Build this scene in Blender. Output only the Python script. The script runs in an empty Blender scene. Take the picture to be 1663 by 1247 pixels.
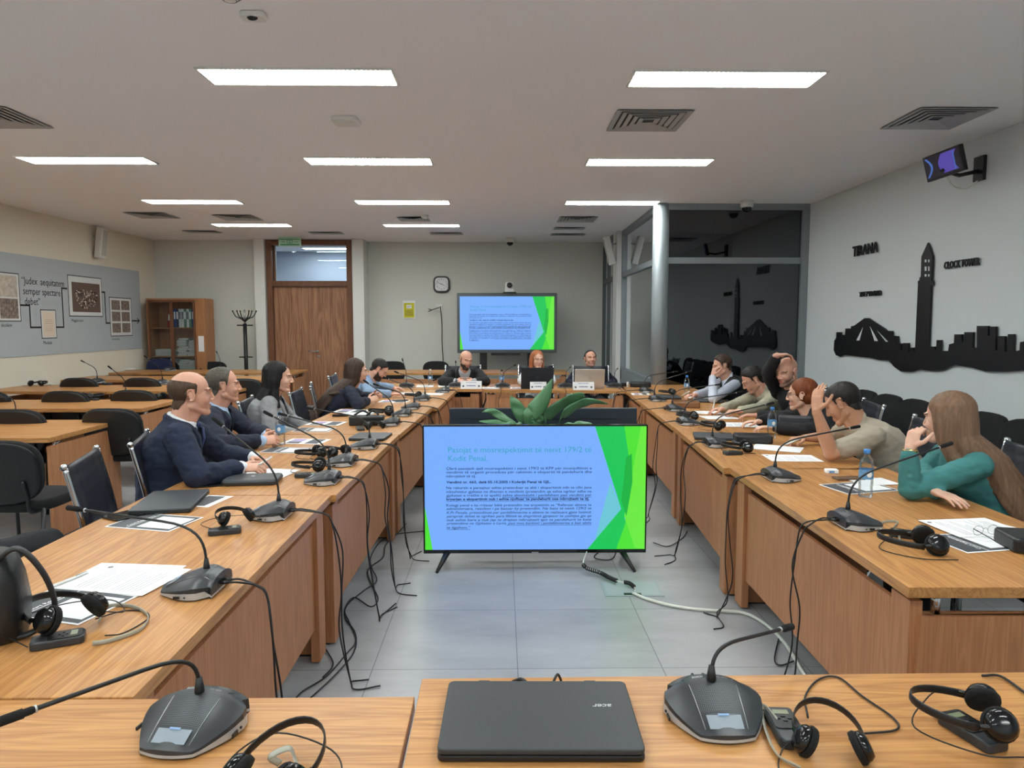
import bpy, bmesh, math, random
from mathutils import Vector as V, Matrix, noise
random.seed(7)
S = bpy.context.scene
col = S.collection
# ---------------------------------------------------------------- camera, light, exposure
F = 1141.0; CX, CY = 831.5, 623.5; H = 1.556
yaw = math.radians(0.83); pit = math.atan(98.5 / F)
fw = V((math.sin(yaw)*math.cos(pit), math.cos(yaw)*math.cos(pit), -math.sin(pit)))
rt = V((math.cos(yaw), -math.sin(yaw), 0)); up = rt.cross(fw)
cd = bpy.data.cameras.new('camera'); cam = bpy.data.objects.new('camera', cd); col.objects.link(cam)
cd.sensor_width = 36; cd.lens = F/1663*36; cd.clip_start = .05; cd.clip_end = 60
cam.matrix_world = Matrix(((rt.x, up.x, -fw.x, 0), (rt.y, up.y, -fw.y, 0), (rt.z, up.z, -fw.z, H), (0, 0, 0, 1)))
S.camera = cam
W = bpy.data.worlds.new('world'); S.world = W; W.use_nodes = True
W.node_tree.nodes['Background'].inputs[0].default_value = (.5, .55, .62, 1)
W.node_tree.nodes['Background'].inputs[1].default_value = .25
S.view_settings.view_transform = 'Standard'; S.view_settings.look = 'None'
S.view_settings.exposure = 0.0; S.view_settings.gamma = 1.0
S.view_settings.use_curve_mapping = False
LAMP = 31.0           # luminance of the ceiling panels

# real positions measured off the calibrated camera
def ray(x, y): return fw + rt*((x-CX)/F) - up*((y-CY)/F)
C0 = V((0, 0, H))
def atz(x, y, z=.75): d = ray(x, y); return C0 + d*((z-H)/d.z)
def aty(x, y, Y): d = ray(x, y); return C0 + d*(Y/d.y)
def atx(x, y, X): d = ray(x, y); return C0 + d*(X/d.x)
PI = math.pi
def R(a): return math.radians(a)

# ---------------------------------------------------------------- materials
def srgb(r, g=None, b=None):
    if g is None: g = b = r
    f = lambda c: (c/255/12.92 if c/255 <= .04045 else ((c/255+.055)/1.055)**2.4)
    return (f(r), f(g), f(b), 1)
def mat(name, c, rough=.5, metal=0, bump=0, bscale=50, var=0, vscale=8, stretch=(1, 1, 1), emit=0, spec=.5, coat=0, alpha=None, trans=0):
    m = bpy.data.materials.new(name); m.use_nodes = True; nt = m.node_tree; b = nt.nodes['Principled BSDF']
    b.inputs['Base Color'].default_value = c; b.inputs['Roughness'].default_value = rough
    b.inputs['Metallic'].default_value = metal; b.inputs['Specular IOR Level'].default_value = spec
    b.inputs['Coat Weight'].default_value = coat; b.inputs['Transmission Weight'].default_value = trans
    if emit:
        b.inputs['Emission Color'].default_value = c; b.inputs['Emission Strength'].default_value = emit
    tc = nt.nodes.new('ShaderNodeTexCoord'); mp = nt.nodes.new('ShaderNodeMapping')
    mp.inputs['Scale'].default_value = stretch; nt.links.new(tc.outputs['Object'], mp.inputs['Vector'])
    if var:
        n = nt.nodes.new('ShaderNodeTexNoise'); n.inputs['Scale'].default_value = vscale; n.inputs['Detail'].default_value = 5
        nt.links.new(mp.outputs[0], n.inputs['Vector'])
        r = nt.nodes.new('ShaderNodeMapRange'); r.inputs[3].default_value = 1-var; r.inputs[4].default_value = 1+var
        r.inputs[1].default_value = .25; r.inputs[2].default_value = .75
        nt.links.new(n.outputs[0], r.inputs[0])
        mx = nt.nodes.new('ShaderNodeVectorMath'); mx.operation = 'SCALE'; mx.inputs[0].default_value = c[:3]
        nt.links.new(r.outputs[0], mx.inputs['Scale']); nt.links.new(mx.outputs[0], b.inputs['Base Color'])
    if bump:
        n = nt.nodes.new('ShaderNodeTexNoise'); n.inputs['Scale'].default_value = bscale; n.inputs['Detail'].default_value = 4
        nt.links.new(mp.outputs[0], n.inputs['Vector'])
        u = nt.nodes.new('ShaderNodeBump'); u.inputs['Strength'].default_value = bump; u.inputs['Distance'].default_value = .01
        nt.links.new(n.outputs[0], u.inputs['Height']); nt.links.new(u.outputs[0], b.inputs['Normal'])
    return m
def wood(name, c1, c2, axis, rough=.38, fine=1.0):
    """plank veneer: long grain along the axis"""
    m = bpy.data.materials.new(name); m.use_nodes = True; nt = m.node_tree; b = nt.nodes['Principled BSDF']
    L = nt.links.new
    tc = nt.nodes.new('ShaderNodeTexCoord'); mp = nt.nodes.new('ShaderNodeMapping')
    s = [14*fine]*3; s[axis] = .9*fine; mp.inputs['Scale'].default_value = s; L(tc.outputs['Object'], mp.inputs['Vector'])
    n1 = nt.nodes.new('ShaderNodeTexNoise'); n1.inputs['Scale'].default_value = 1.0; n1.inputs['Detail'].default_value = 3; n1.inputs['Distortion'].default_value = 1.6
    L(mp.outputs[0], n1.inputs['Vector'])
    mp2 = nt.nodes.new('ShaderNodeMapping'); s = [170*fine]*3; s[axis] = 5*fine; mp2.inputs['Scale'].default_value = s; L(tc.outputs['Object'], mp2.inputs['Vector'])
    n2 = nt.nodes.new('ShaderNodeTexNoise'); n2.inputs['Scale'].default_value = 1.0; n2.inputs['Detail'].default_value = 2
    L(mp2.outputs[0], n2.inputs['Vector'])
    mu = nt.nodes.new('ShaderNodeMath'); mu.operation = 'MULTIPLY'; mu.inputs[1].default_value = 5.0; L(n1.outputs[0], mu.inputs[0])
    fr = nt.nodes.new('ShaderNodeMath'); fr.operation = 'PINGPONG'; fr.inputs[1].default_value = .5; L(mu.outputs[0], fr.inputs[0])
    ad = nt.nodes.new('ShaderNodeMath'); ad.operation = 'MULTIPLY_ADD'; ad.inputs[1].default_value = .9; L(fr.outputs[0], ad.inputs[0])
    m2 = nt.nodes.new('ShaderNodeMath'); m2.operation = 'MULTIPLY'; m2.inputs[1].default_value = .62; L(n2.outputs[0], m2.inputs[0]); L(m2.outputs[0], ad.inputs[2])
    cr = nt.nodes.new('ShaderNodeMix'); cr.data_type = 'RGBA'; cr.inputs[6].default_value = c1; cr.inputs[7].default_value = c2
    L(ad.outputs[0], cr.inputs[0]); L(cr.outputs[2], b.inputs['Base Color'])
    b.inputs['Roughness'].default_value = rough; b.inputs['Specular IOR Level'].default_value = .4
    u = nt.nodes.new('ShaderNodeBump'); u.inputs['Strength'].default_value = .08; u.inputs['Distance'].default_value = .002
    L(n2.outputs[0], u.inputs['Height']); L(u.outputs[0], b.inputs['Normal'])
    return m
M = {}
M['wall'] = mat('wall paint', srgb(208, 214, 217), .85, bump=.05, bscale=120)
M['wall_warm'] = mat('warm white wall paint', srgb(224, 217, 202), .85, bump=.05, bscale=120)
M['ceil'] = mat('ceiling paint', srgb(246, 245, 249), .9, bump=.03, bscale=90)
M['white'] = mat('white plastic', srgb(225, 225, 222), .45)
M['wall_far'] = mat('far wall paint', srgb(214, 214, 207), .85, bump=.05, bscale=120)
M['mural'] = mat('grey printed mural', srgb(176, 183, 188), .7)
woods = {}
for i, a in enumerate('xyz'):
    M['top_'+a] = wood('oak veneer '+a, srgb(212, 158, 98), srgb(150, 96, 50), i)
    M['pan_'+a] = wood('oak panel '+a, srgb(196, 140, 100), srgb(158, 104, 68), i, .5)
M['walnut'] = wood('walnut door veneer', srgb(190, 140, 106), srgb(104, 66, 46), 2, .45, .55)
M['walnut_f'] = wood('walnut frame veneer', srgb(132, 88, 62), srgb(96, 60, 40), 2, .45, 1)
M['shelfwood'] = wood('beech cabinet veneer', srgb(186, 134, 92), srgb(156, 104, 68), 2, .5)
M['black'] = mat('black plastic', srgb(24, 25, 27), .42)
M['blackgloss'] = mat('gloss black plastic', srgb(14, 15, 17), .12)
M['charcoal'] = mat('charcoal device plastic', srgb(46, 50, 55), .38, bump=.03, bscale=600)
M['foam'] = mat('black foam', srgb(16, 16, 17), .95, bump=.4, bscale=400)
M['cable'] = mat('black cable rubber', srgb(20, 20, 22), .5)
M['whitecable'] = mat('white cable rubber', srgb(214, 218, 208), .45)
M['chrome'] = mat('chrome', srgb(205, 207, 210), .12, 1)
M['steel'] = mat('brushed steel', srgb(170, 172, 174), .35, 1)
M['alu'] = mat('grey aluminium frame', srgb(140, 147, 152), .5, .3)
M['alu_d'] = mat('dark grey frame', srgb(88, 94, 96), .45, .4)
M['silver'] = mat('silver plastic', srgb(186, 190, 194), .35, .35)
M['leather'] = mat('black leather', srgb(26, 27, 30), .42, bump=.15, bscale=90)
M['leather2'] = mat('navy black chair leather', srgb(32, 35, 46), .38, bump=.1, bscale=120)
M['fabric'] = mat('black chair fabric', srgb(20, 21, 23), .9, bump=.3, bscale=500)
M['paper'] = mat('white paper', srgb(240, 241, 243), .8)
M['print'] = mat('printed grey ink', srgb(98, 101, 110), .8)
M['leaflet'] = mat('dark grey leaflet', srgb(70, 74, 80), .55)
M['purple'] = mat('purple print', srgb(176, 156, 205), .7)
M['ink'] = mat('black ink', srgb(22, 22, 24), .7)
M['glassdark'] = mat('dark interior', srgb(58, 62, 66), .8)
M['lcd'] = mat('green grey display', srgb(120, 128, 100), .3)
M['blacksil'] = mat('black acrylic', srgb(10, 10, 12), .45)
M['greyfab'] = mat('grey carpet', srgb(90, 92, 95), .95)
def tile_floor():
    m = bpy.data.materials.new('grey stone tiles'); m.use_nodes = True; nt = m.node_tree; b = nt.nodes['Principled BSDF']; L = nt.links.new
    tc = nt.nodes.new('ShaderNodeTexCoord'); mp = nt.nodes.new('ShaderNodeMapping'); L(tc.outputs['Object'], mp.inputs[0])
    mp.inputs['Location'].default_value = (-.07, -.43, 0)
    bk = nt.nodes.new('ShaderNodeTexBrick'); bk.offset = 0; bk.squash = 1
    for k, v in (('Scale', 1), ('Mortar Size', .0022), ('Mortar Smooth', .1), ('Brick Width', .656), ('Row Height', .656), ('Bias', 0)): bk.inputs[k].default_value = v
    bk.inputs['Color1'].default_value = srgb(160, 162, 165); bk.inputs['Color2'].default_value = srgb(152, 155, 158); bk.inputs['Mortar'].default_value = srgb(104, 106, 108)
    L(mp.outputs[0], bk.inputs[0])
    n = nt.nodes.new('ShaderNodeTexNoise'); n.inputs['Scale'].default_value = 2.2; n.inputs['Detail'].default_value = 8; n.inputs['Roughness'].default_value = .65
    mp2 = nt.nodes.new('ShaderNodeMapping'); mp2.inputs['Scale'].default_value = (1, 2.2, 1); L(tc.outputs['Object'], mp2.inputs[0]); L(mp2.outputs[0], n.inputs[0])
    r = nt.nodes.new('ShaderNodeMapRange'); r.inputs[1].default_value = .3; r.inputs[2].default_value = .7; r.inputs[3].default_value = .84; r.inputs[4].default_value = 1.12; L(n.outputs[0], r.inputs[0])
    s = nt.nodes.new('ShaderNodeVectorMath'); s.operation = 'SCALE'; L(bk.outputs[0], s.inputs[0]); L(r.outputs[0], s.inputs['Scale']); L(s.outputs[0], b.inputs['Base Color'])
    b.inputs['Roughness'].default_value = .34; b.inputs['Specular IOR Level'].default_value = .45
    return m
M['floor'] = tile_floor()
def led_panel():
    m = bpy.data.materials.new('led prismatic panel'); m.use_nodes = True; nt = m.node_tree; b = nt.nodes['Principled BSDF']; L = nt.links.new
    b.inputs['Base Color'].default_value = (.8, .8, .8, 1); b.inputs['Emission Color'].default_value = (.93, 1.0, .97, 1)
    tc = nt.nodes.new('ShaderNodeTexCoord'); mp = nt.nodes.new('ShaderNodeMapping'); mp.inputs['Scale'].default_value = (1/.028, 1/.066, 1); L(tc.outputs['Object'], mp.inputs[0])
    fr = nt.nodes.new('ShaderNodeVectorMath'); fr.operation = 'FRACTION'; L(mp.outputs[0], fr.inputs[0])
    sb = nt.nodes.new('ShaderNodeVectorMath'); sb.operation = 'SUBTRACT'; sb.inputs[1].default_value = (.5, .5, 0); L(fr.outputs[0], sb.inputs[0])
    sc = nt.nodes.new('ShaderNodeVectorMath'); sc.operation = 'MULTIPLY'; sc.inputs[1].default_value = (1, 1, 0); L(sb.outputs[0], sc.inputs[0])
    ln = nt.nodes.new('ShaderNodeVectorMath'); ln.operation = 'LENGTH'; L(sc.outputs[0], ln.inputs[0])
    r = nt.nodes.new('ShaderNodeMapRange'); r.inputs[1].default_value = .15; r.inputs[2].default_value = .5; r.inputs[3].default_value = LAMP*2.6; r.inputs[4].default_value = .8
    L(ln.outputs['Value'], r.inputs[0]); L(r.outputs[0], b.inputs['Emission Strength'])
    return m
M['led'] = led_panel()
def glass(name, tint, refl):
    m = bpy.data.materials.new(name); m.use_nodes = True; nt = m.node_tree; nt.nodes.clear(); L = nt.links.new
    o = nt.nodes.new('ShaderNodeOutputMaterial'); mx = nt.nodes.new('ShaderNodeMixShader'); t = nt.nodes.new('ShaderNodeBsdfTransparent'); g = nt.nodes.new('ShaderNodeBsdfGlossy')
    t.inputs[0].default_value = tint; g.inputs['Roughness'].default_value = .0; g.inputs['Color'].default_value = (.9, .95, 1, 1)
    fr = nt.nodes.new('ShaderNodeFresnel'); fr.inputs[0].default_value = 1.5
    a = nt.nodes.new('ShaderNodeMath'); a.operation = 'MULTIPLY'; a.inputs[1].default_value = refl; L(fr.outputs[0], a.inputs[0])
    L(a.outputs[0], mx.inputs[0]); L(t.outputs[0], mx.inputs[1]); L(g.outputs[0], mx.inputs[2]); L(mx.outputs[0], o.inputs[0])
    return m
M['tint'] = glass('tinted booth glass', (.3, .31, .33, 1), 2.5)
M['clear'] = glass('clear glass', (.92, .95, .96, 1), .6)
M['bottle'] = glass('clear bottle plastic', (.93, .96, .98, 1), .7)
M['bluecap'] = mat('blue bottle cap', srgb(72, 140, 214), .4)
M['bluelabel'] = mat('blue bottle label', srgb(98, 150, 196), .5, var=.25, vscale=40)
def em(name, c, s=1.0):
    m = mat(name, c, .4); b = m.node_tree.nodes['Principled BSDF']; b.inputs['Emission Color'].default_value = c; b.inputs['Emission Strength'].default_value = s; b.inputs['Base Color'].default_value = (.01, .01, .01, 1)
    return m

# ---------------------------------------------------------------- mesh builder
class MB:
    def __init__(s): s.v = []; s.f = []; s.m = []; s.sm = []
    def add(s, vs, fs, mi=0, sm=False):
        o = len(s.v); s.v += [tuple(p) for p in vs]
        for f in fs: s.f.append([i+o for i in f]); s.m.append(mi); s.sm.append(sm)
        return s
    def box(s, a, b, mi=0, mx=None):
        x0, y0, z0 = a; x1, y1, z1 = b
        vs = [V((x, y, z)) for z in (z0, z1) for (x, y) in ((x0, y0), (x1, y0), (x1, y1), (x0, y1))]
        if mx is not None: vs = [mx @ p for p in vs]
        return s.add(vs, [(3, 2, 1, 0), (4, 5, 6, 7), (0, 1, 5, 4), (1, 2, 6, 5), (2, 3, 7, 6), (3, 0, 4, 7)], mi)
    def prism(s, pts, z0, z1, mi=0, mx=None):
        n = len(pts); vs = [V((p[0], p[1], z)) for z in (z0, z1) for p in pts]
        if mx is not None: vs = [mx @ p for p in vs]
        area = sum(pts[i][0]*pts[(i+1) % n][1]-pts[(i+1) % n][0]*pts[i][1] for i in range(n))
        fs = [list(range(n))[::-1], list(range(n, 2*n))] + [(i, (i+1) % n, (i+1) % n+n, i+n) for i in range(n)]
        if (area < 0) != (z1 < z0): fs = [f[::-1] for f in map(list, fs)]
        return s.add(vs, fs, mi)
    def quad(s, a, b, c, d, mi=0): return s.add([a, b, c, d], [(0, 1, 2, 3)], mi)
    def tube(s, pts, r, mi=0, n=8, caps=True, flat=None):
        pts = [V(p) for p in pts]; N = len(pts)
        rs = r if isinstance(r, (list, tuple)) else [r]*N
        t0 = (pts[1]-pts[0]).normalized(); u = t0.orthogonal().normalized()
        if flat is not None:
            u = (V(flat[0])-t0*V(flat[0]).dot(t0)).normalized()
        vs = []
        for i, p in enumerate(pts):
            t = (pts[min(i+1, N-1)]-pts[max(i-1, 0)])
            t = t.normalized() if t.length > 1e-9 else t0
            u = (u - t*u.dot(t)); u = u.normalized() if u.length > 1e-6 else t.orthogonal().normalized()
            w = t.cross(u)
            k = flat[1] if flat is not None else 1
            for j in range(n):
                a = 2*PI*j/n; vs.append(p + u*(math.cos(a)*rs[i]*k) + w*(math.sin(a)*rs[i]))
        fs = [(i*n+j, i*n+(j+1) % n, (i+1)*n+(j+1) % n, (i+1)*n+j) for i in range(N-1) for j in range(n)]
        if caps: fs += [list(range(n))[::-1], list(range((N-1)*n, N*n))]
        return s.add(vs, fs, mi, True)
    def lathe(s, prof, mi=0, n=20, mx=None, close=True):
        vs = []
        for (r, z) in prof:
            for j in range(n):
                a = 2*PI*j/n; vs.append(V((r*math.cos(a), r*math.sin(a), z)))
        if mx is not None: vs = [mx @ p for p in vs]
        N = len(prof); fs = [(i*n+j, i*n+(j+1) % n, (i+1)*n+(j+1) % n, (i+1)*n+j) for i in range(N-1) for j in range(n)]
        if close: fs += [list(range(n))[::-1], list(range((N-1)*n, N*n))]
        return s.add(vs, fs, mi, True)
    def cap(s, p0, p1, a, b, u=None, mi=0, n=14, k=4):
        """tapered capsule, radii a=(ru,rw) at p0, b at p1, u = axis of the first radius"""
        p0 = V(p0); p1 = V(p1)
        if not isinstance(a, tuple): a = (a, a)
        if not isinstance(b, tuple): b = (b, b)
        t = p1-p0; t = t.normalized() if t.length > 1e-6 else V((0, 0, 1))
        if u is None: u = t.orthogonal()
        u = V(u); u = (u-t*u.dot(t)); u = u.normalized() if u.length > 1e-5 else t.orthogonal().normalized(); w = t.cross(u)
        rings = []
        for i in range(k): an = PI/2*(1-i/k); rings.append((p0, a, math.cos(an), -math.sin(an)))
        rings.append((p0, a, 1, 0)); rings.append((p1, b, 1, 0))
        for i in range(1, k+1): an = PI/2*i/k; rings.append((p1, b, math.cos(an), math.sin(an)))
        vs = []
        for (p, r, c, h) in rings:
            c = max(c, .02); hr = (r[0]+r[1])/2 if r[0] < r[1]*1.5 and r[1] < r[0]*1.5 else min(r)
            for j in range(n):
                an = 2*PI*j/n; vs.append(p+u*(math.cos(an)*r[0]*c)+w*(math.sin(an)*r[1]*c)+t*(h*hr))
        N = len(rings); fs = [(i*n+j, i*n+(j+1) % n, (i+1)*n+(j+1) % n, (i+1)*n+j) for i in range(N-1) for j in range(n)]
        fs += [list(range(n))[::-1], list(range((N-1)*n, N*n))]
        return s.add(vs, fs, mi, True)
    def ell(s, c, ax, mi=0, n=16, k=10):
        """ellipsoid with axis vectors ax"""
        c = V(c); ax = [V(q) for q in ax]; vs = []
        for i in range(k+1):
            p = PI*i/k; z = -math.cos(p); r = max(math.sin(p), .01)
            for j in range(n):
                a = 2*PI*j/n; vs.append(c+ax[0]*(r*math.cos(a))+ax[1]*(r*math.sin(a))+ax[2]*z)
        fs = [(i*n+j, i*n+(j+1) % n, (i+1)*n+(j+1) % n, (i+1)*n+j) for i in range(k) for j in range(n)]
        fs += [list(range(n))[::-1], list(range(k*n, (k+1)*n))]
        return s.add(vs, fs, mi, True)
    def loft(s, secs, mi=0, n=24, caps=True, pw=2.0):
        """secs: (center, uvec*ru, wvec*rw)"""
        vs = []
        for (c, u, w) in secs:
            for j in range(n):
                a = 2*PI*j/n; ca, sa = math.cos(a), math.sin(a)
                x = math.copysign(abs(ca)**(2/pw), ca); y = math.copysign(abs(sa)**(2/pw), sa)
                vs.append(V(c)+V(u)*x+V(w)*y)
        N = len(secs); fs = [(i*n+j, i*n+(j+1) % n, (i+1)*n+(j+1) % n, (i+1)*n+j) for i in range(N-1) for j in range(n)]
        if caps: fs += [list(range(n))[::-1], list(range((N-1)*n, N*n))]
        return s.add(vs, fs, mi, True)
    def mesh(s, name):
        me = bpy.data.meshes.new(name); me.from_pydata(s.v, [], s.f)
        me.polygons.foreach_set('material_index', s.m); me.polygons.foreach_set('use_smooth', s.sm); me.update()
        return me
    def build(s, name, mats, parent=None, loc=None, rz=0, bevel=0, seg=2, smooth=None, fix=False):
        me = s.mesh(name)
        if fix:
            bm = bmesh.new(); bm.from_mesh(me); bmesh.ops.recalc_face_normals(bm, faces=bm.faces); bm.to_mesh(me); bm.free()
        for m_ in (mats if isinstance(mats, (list, tuple)) else [mats]): me.materials.append(m_)
        o = bpy.data.objects.new(name, me); col.objects.link(o)
        if parent: o.parent = parent
        if loc is not None: o.location = loc
        o.rotation_euler.z = rz
        if bevel:
            b = o.modifiers.new('bevel', 'BEVEL'); b.width = bevel; b.segments = seg; b.limit_method = 'ANGLE'; b.angle_limit = R(40)
        return o
def tag(o, label=None, cat=None, group=None, kind=None):
    if label: o['label'] = label
    if cat: o['category'] = cat
    if group: o['group'] = group
    if kind: o['kind'] = kind
    return o
def empty(name, loc, rz=0, label=None, cat=None, group=None, rx=0, ry=0):
    o = bpy.data.objects.new(name, None); col.objects.link(o); o.location = loc; o.rotation_euler = (rx, ry, rz); o.empty_display_size = .1
    return tag(o, label, cat, group)
def kids(o): return [c for c in bpy.data.objects if c.parent == o]
def dup(root, loc, rz=None, label=None, group=None):
    r = root.copy(); col.objects.link(r); r.location = loc
    if rz is not None: r.rotation_euler.z = rz
    if label: r['label'] = label
    if group: r['group'] = group
    for ch in kids(root):
        c = ch.copy(); col.objects.link(c); c.parent = r
        for g in kids(ch):
            d = g.copy(); col.objects.link(d); d.parent = c
    return r
def struct(name, mb, m, **k): o = mb.build(name, m, **k); o['kind'] = 'structure'; return o
def rrect(w, h, r, n=5, cx=0, cy=0):
    pts = []
    for (sx, sy, a0) in ((1, 1, 0), (-1, 1, 90), (-1, -1, 180), (1, -1, 270)):
        for i in range(n+1):
            a = R(a0+90*i/n); pts.append((cx+sx*(w/2-r)+r*math.cos(a), cy+sy*(h/2-r)+r*math.sin(a)))
    return pts
def frame(o, x, y):
    """matrix whose local XY plane is spanned by x, y (world vectors)"""
    x = V(x).normalized(); z = x.cross(V(y)).normalized(); y = z.cross(x)
    return Matrix(((x.x, y.x, z.x, o[0]), (x.y, y.y, z.y, o[1]), (x.z, y.z, z.z, o[2]), (0, 0, 0, 1)))
def text_add(mb, txt, mx, size=.1, width=None, align='LEFT', mi=0, depth=0, shear=0, bold=0, height=None, spacing=1):
    """letters as real faces, laid in the plane of mx"""
    cu = bpy.data.curves.new('t', 'FONT'); cu.body = txt; cu.size = size; cu.extrude = depth; cu.shear = shear; cu.offset = bold; cu.resolution_u = 2; cu.space_character = spacing
    o = bpy.data.objects.new('t', cu); col.objects.link(o)
    dg = bpy.context.evaluated_depsgraph_get(); me = bpy.data.meshes.new_from_object(o.evaluated_get(dg))
    vs = [v.co.copy() for v in me.vertices]; fs = [list(p.vertices) for p in me.polygons]
    bpy.data.objects.remove(o); bpy.data.curves.remove(cu); bpy.data.meshes.remove(me)
    if not vs: return 0
    x0 = min(v.x for v in vs); x1 = max(v.x for v in vs); w = x1-x0
    k = (width/w) if width else 1
    off = {'LEFT': 0, 'CENTER': -w*k/2, 'RIGHT': -w*k}[align]
    y0 = min(v.y for v in vs); y1 = max(v.y for v in vs); ky = (height/(y1-y0)) if height else 1
    mb.add([mx @ V(((v.x-x0)*k+off, (v.y-(y0 if height else 0))*ky, v.z)) for v in vs], fs, mi)
    return w*k
def bez(p0, p1, p2, p3, n=10):
    p0, p1, p2, p3 = V(p0), V(p1), V(p2), V(p3)
    return [p0*(1-t)**3+p1*3*t*(1-t)**2+p2*3*t*t*(1-t)+p3*t**3 for t in [i/n for i in range(n+1)]]
def crom(pts, n=6):
    pts = [V(p) for p in pts]; P = [pts[0]*2-pts[1]]+pts+[pts[-1]*2-pts[-2]]; out = []
    for i in range(1, len(P)-2):
        for j in range(n):
            t = j/n; a, b, c, d = P[i-1], P[i], P[i+1], P[i+2]
            out.append(.5*((2*b)+(c-a)*t+(2*a-5*b+4*c-d)*t*t+(3*b-a-3*c+d)*t**3))
    return out+[pts[-1]]

# ================================================================= THE ROOM
HC = 3.1; XL = -6.48; XR = 4.0; YB = -3.2
struct('floor', MB().box((XL-.3, YB-.3, -.12), (XR+.3, 14.6, 0)), M['floor'])
struct('ceiling', MB().box((XL-.3, YB-.3, HC), (XR+.3, 14.6, HC+.15)), M['ceil'])
struct('wall_left', MB().box((XL-.2, YB-.2, 0), (XL, 13.5, HC)), M['wall_warm'])
struct('wall_right', MB().box((XR, YB-.2, 0), (XR+.2, 14.5, HC)), M['wall'])
struct('wall_near', MB().box((XL, YB-.2, 0), (XR, YB, HC)), M['wall'])
struct('wall_far_left', MB().box((XL, 13.35, 0), (-4.56, 13.6, HC)), M['wall_far'])
struct('wall_far', MB().box((-2.56, 13.62, .0), (2.0, 13.85, HC)).box((-2.56, 13.6, 0), (2.0, 13.62, 1.62)), M['wall_far'])
struct('wall_column_left', MB().box((-4.56, 13.14, 0), (-4.37, 13.85, HC)), M['white'])
struct('wall_column_right', MB().box((-2.76, 13.14, 0), (-2.55, 13.85, HC)), M['white'])
# corridor seen through the fanlight of the door
struct('wall_corridor', MB().box((-6.0, 16.9, 0), (-1.5, 17.0, 3.3)).box((-6.0, 14.6, 0), (-5.9, 17, 3.3)).box((-1.6, 14.6, 0), (-1.5, 17, 3.3)).box((-3.35, 16.0, 0), (-3.1, 16.9, 3.3)), mat('corridor wall paint', srgb(150, 160, 178), .85))
struct('ceiling_corridor', MB().box((-6.0, 13.7, 3.25), (-1.5, 17, 3.35)), M['ceil'])
struct('floor_corridor', MB().box((-6.0, 14.5, -.1), (-1.5, 17, 0)), M['floor'])
struct('trim_1', MB().box((XL, YB, 0), (XL+.015, 13.35, .08)), M['steel'])
struct('trim_2', MB().box((XR-.015, YB, 0), (XR, 9.2, .08)), M['steel'])

# door with fanlight
dr = empty('door_1', (-3.565, 13.3, 0)); dr['kind'] = 'structure'
f = MB()
x0, x1 = -.79, .79
f.box((x0, -.1, 0), (x0+.1, .1, 3.09)); f.box((x1-.1, -.1, 0), (x1, .1, 3.09)); f.box((x0+.1, -.1, 3.0), (x1-.1, .1, 3.09)); f.box((x0+.1, -.1, 2.24), (x1-.1, .1, 2.34))
f.box((x0+.1, .02, 2.34), (x0+.13, .06, 3.0)); f.box((x1-.13, .02, 2.34), (x1-.1, .06, 3.0))
f.build('door_frame', M['walnut_f'], dr, bevel=.006)
MB().box((x0+.105, -.03, .01), (x1-.105, .03, 2.235)).build('door_leaf', M['walnut'], dr, bevel=.004)
MB().box((x0+.13, .03, 2.34), (x1-.13, .038, 3.0)).build('pane', M['clear'], dr)
h = MB(); h.tube([(.10, -.03, 1.03), (.10, -.085, 1.03)], .011); h.tube([(.11, -.085, 1.03), (.0, -.088, 1.035), (-.06, -.08, 1.04)], .010)
h.lathe([(.027, 0), (.027, .01)], mx=frame((.10, -.03, 1.03), (1, 0, 0), (0, 0, 1))); h.lathe([(.022, 0), (.022, .012)], mx=frame((.12, -.03, .93), (1, 0, 0), (0, 0, 1)))
h.build('door_handle', M['steel'], dr)
# glazed interpreters' booth
GX, GY = 2.06, 9.25
bf = MB()
bf.box((GX+.09, GY-.04, 3.02), (XR, GY+.06, HC)); bf.box((GX+.09, GY-.04, 2.33), (XR-.08, GY+.06, 2.41)); bf.box((XR-.09, GY-.045, 0), (XR, GY+.065, 3.02)); bf.box((GX+.09, GY-.04, .0), (XR-.09, GY+.06, .12))
bf.lathe([(.105, 0), (.105, HC)], mx=Matrix.Translation((GX+.02, GY+.03, 0)), n=28)
bf.box((GX-.04, GY+.1, 3.02), (GX+.06, 11.95, HC)); bf.box((GX-.04, GY+.1, 2.33), (GX+.06, 11.95, 2.41)); bf.box((GX-.04, GY+.1, .62), (GX+.06, 11.95, .8)); bf.box((GX-.04, 11.85, 0), (GX+.06, 11.95, HC))
b1 = struct('window_1', bf, M['alu'])
MB().box((GX+.1, GY, .12), (XR-.09, GY+.012, 2.33)).box((GX+.1, GY, 2.41), (XR-.09, GY+.012, 3.02)).build('pane', M['tint'], b1)
MB().box((GX, GY+.1, .8), (GX+.012, 11.85, 2.33)).box((GX, GY+.1, 2.41), (GX+.012, 11.85, 3.02)).build('pane', M['tint'], b1)
MB().box((GX-.03, GY+.1, 0), (GX+.05, 11.95, .62)).build('window_panel', M['alu'], b1)
struct('trim_3', MB().box((GX-.12, 11.95, 0), (GX+.1, 12.35, HC)), M['white'])
wf = MB(); wf.box((1.94, 12.35, 0), (2.02, 13.6, .1)); wf.box((1.94, 12.35, 2.3), (2.02, 13.6, 2.38)); wf.box((1.94, 12.35, 3.0), (2.02, 13.6, HC))
for y in (12.35, 12.97, 13.54): wf.box((1.94, y, .1), (2.02, y+.06, 3.0))
b2 = struct('window_2', wf, M['alu_d']); MB().box((1.97, 12.4, .1), (1.982, 13.55, 3.0)).build('pane', M['tint'], b2)
struct('wall_booth', MB().box((2.2, 12.3, 0), (XR, 12.4, HC)).box((3.2, 12.4, 0), (3.3, 14.5, HC)), M['glassdark'])

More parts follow.
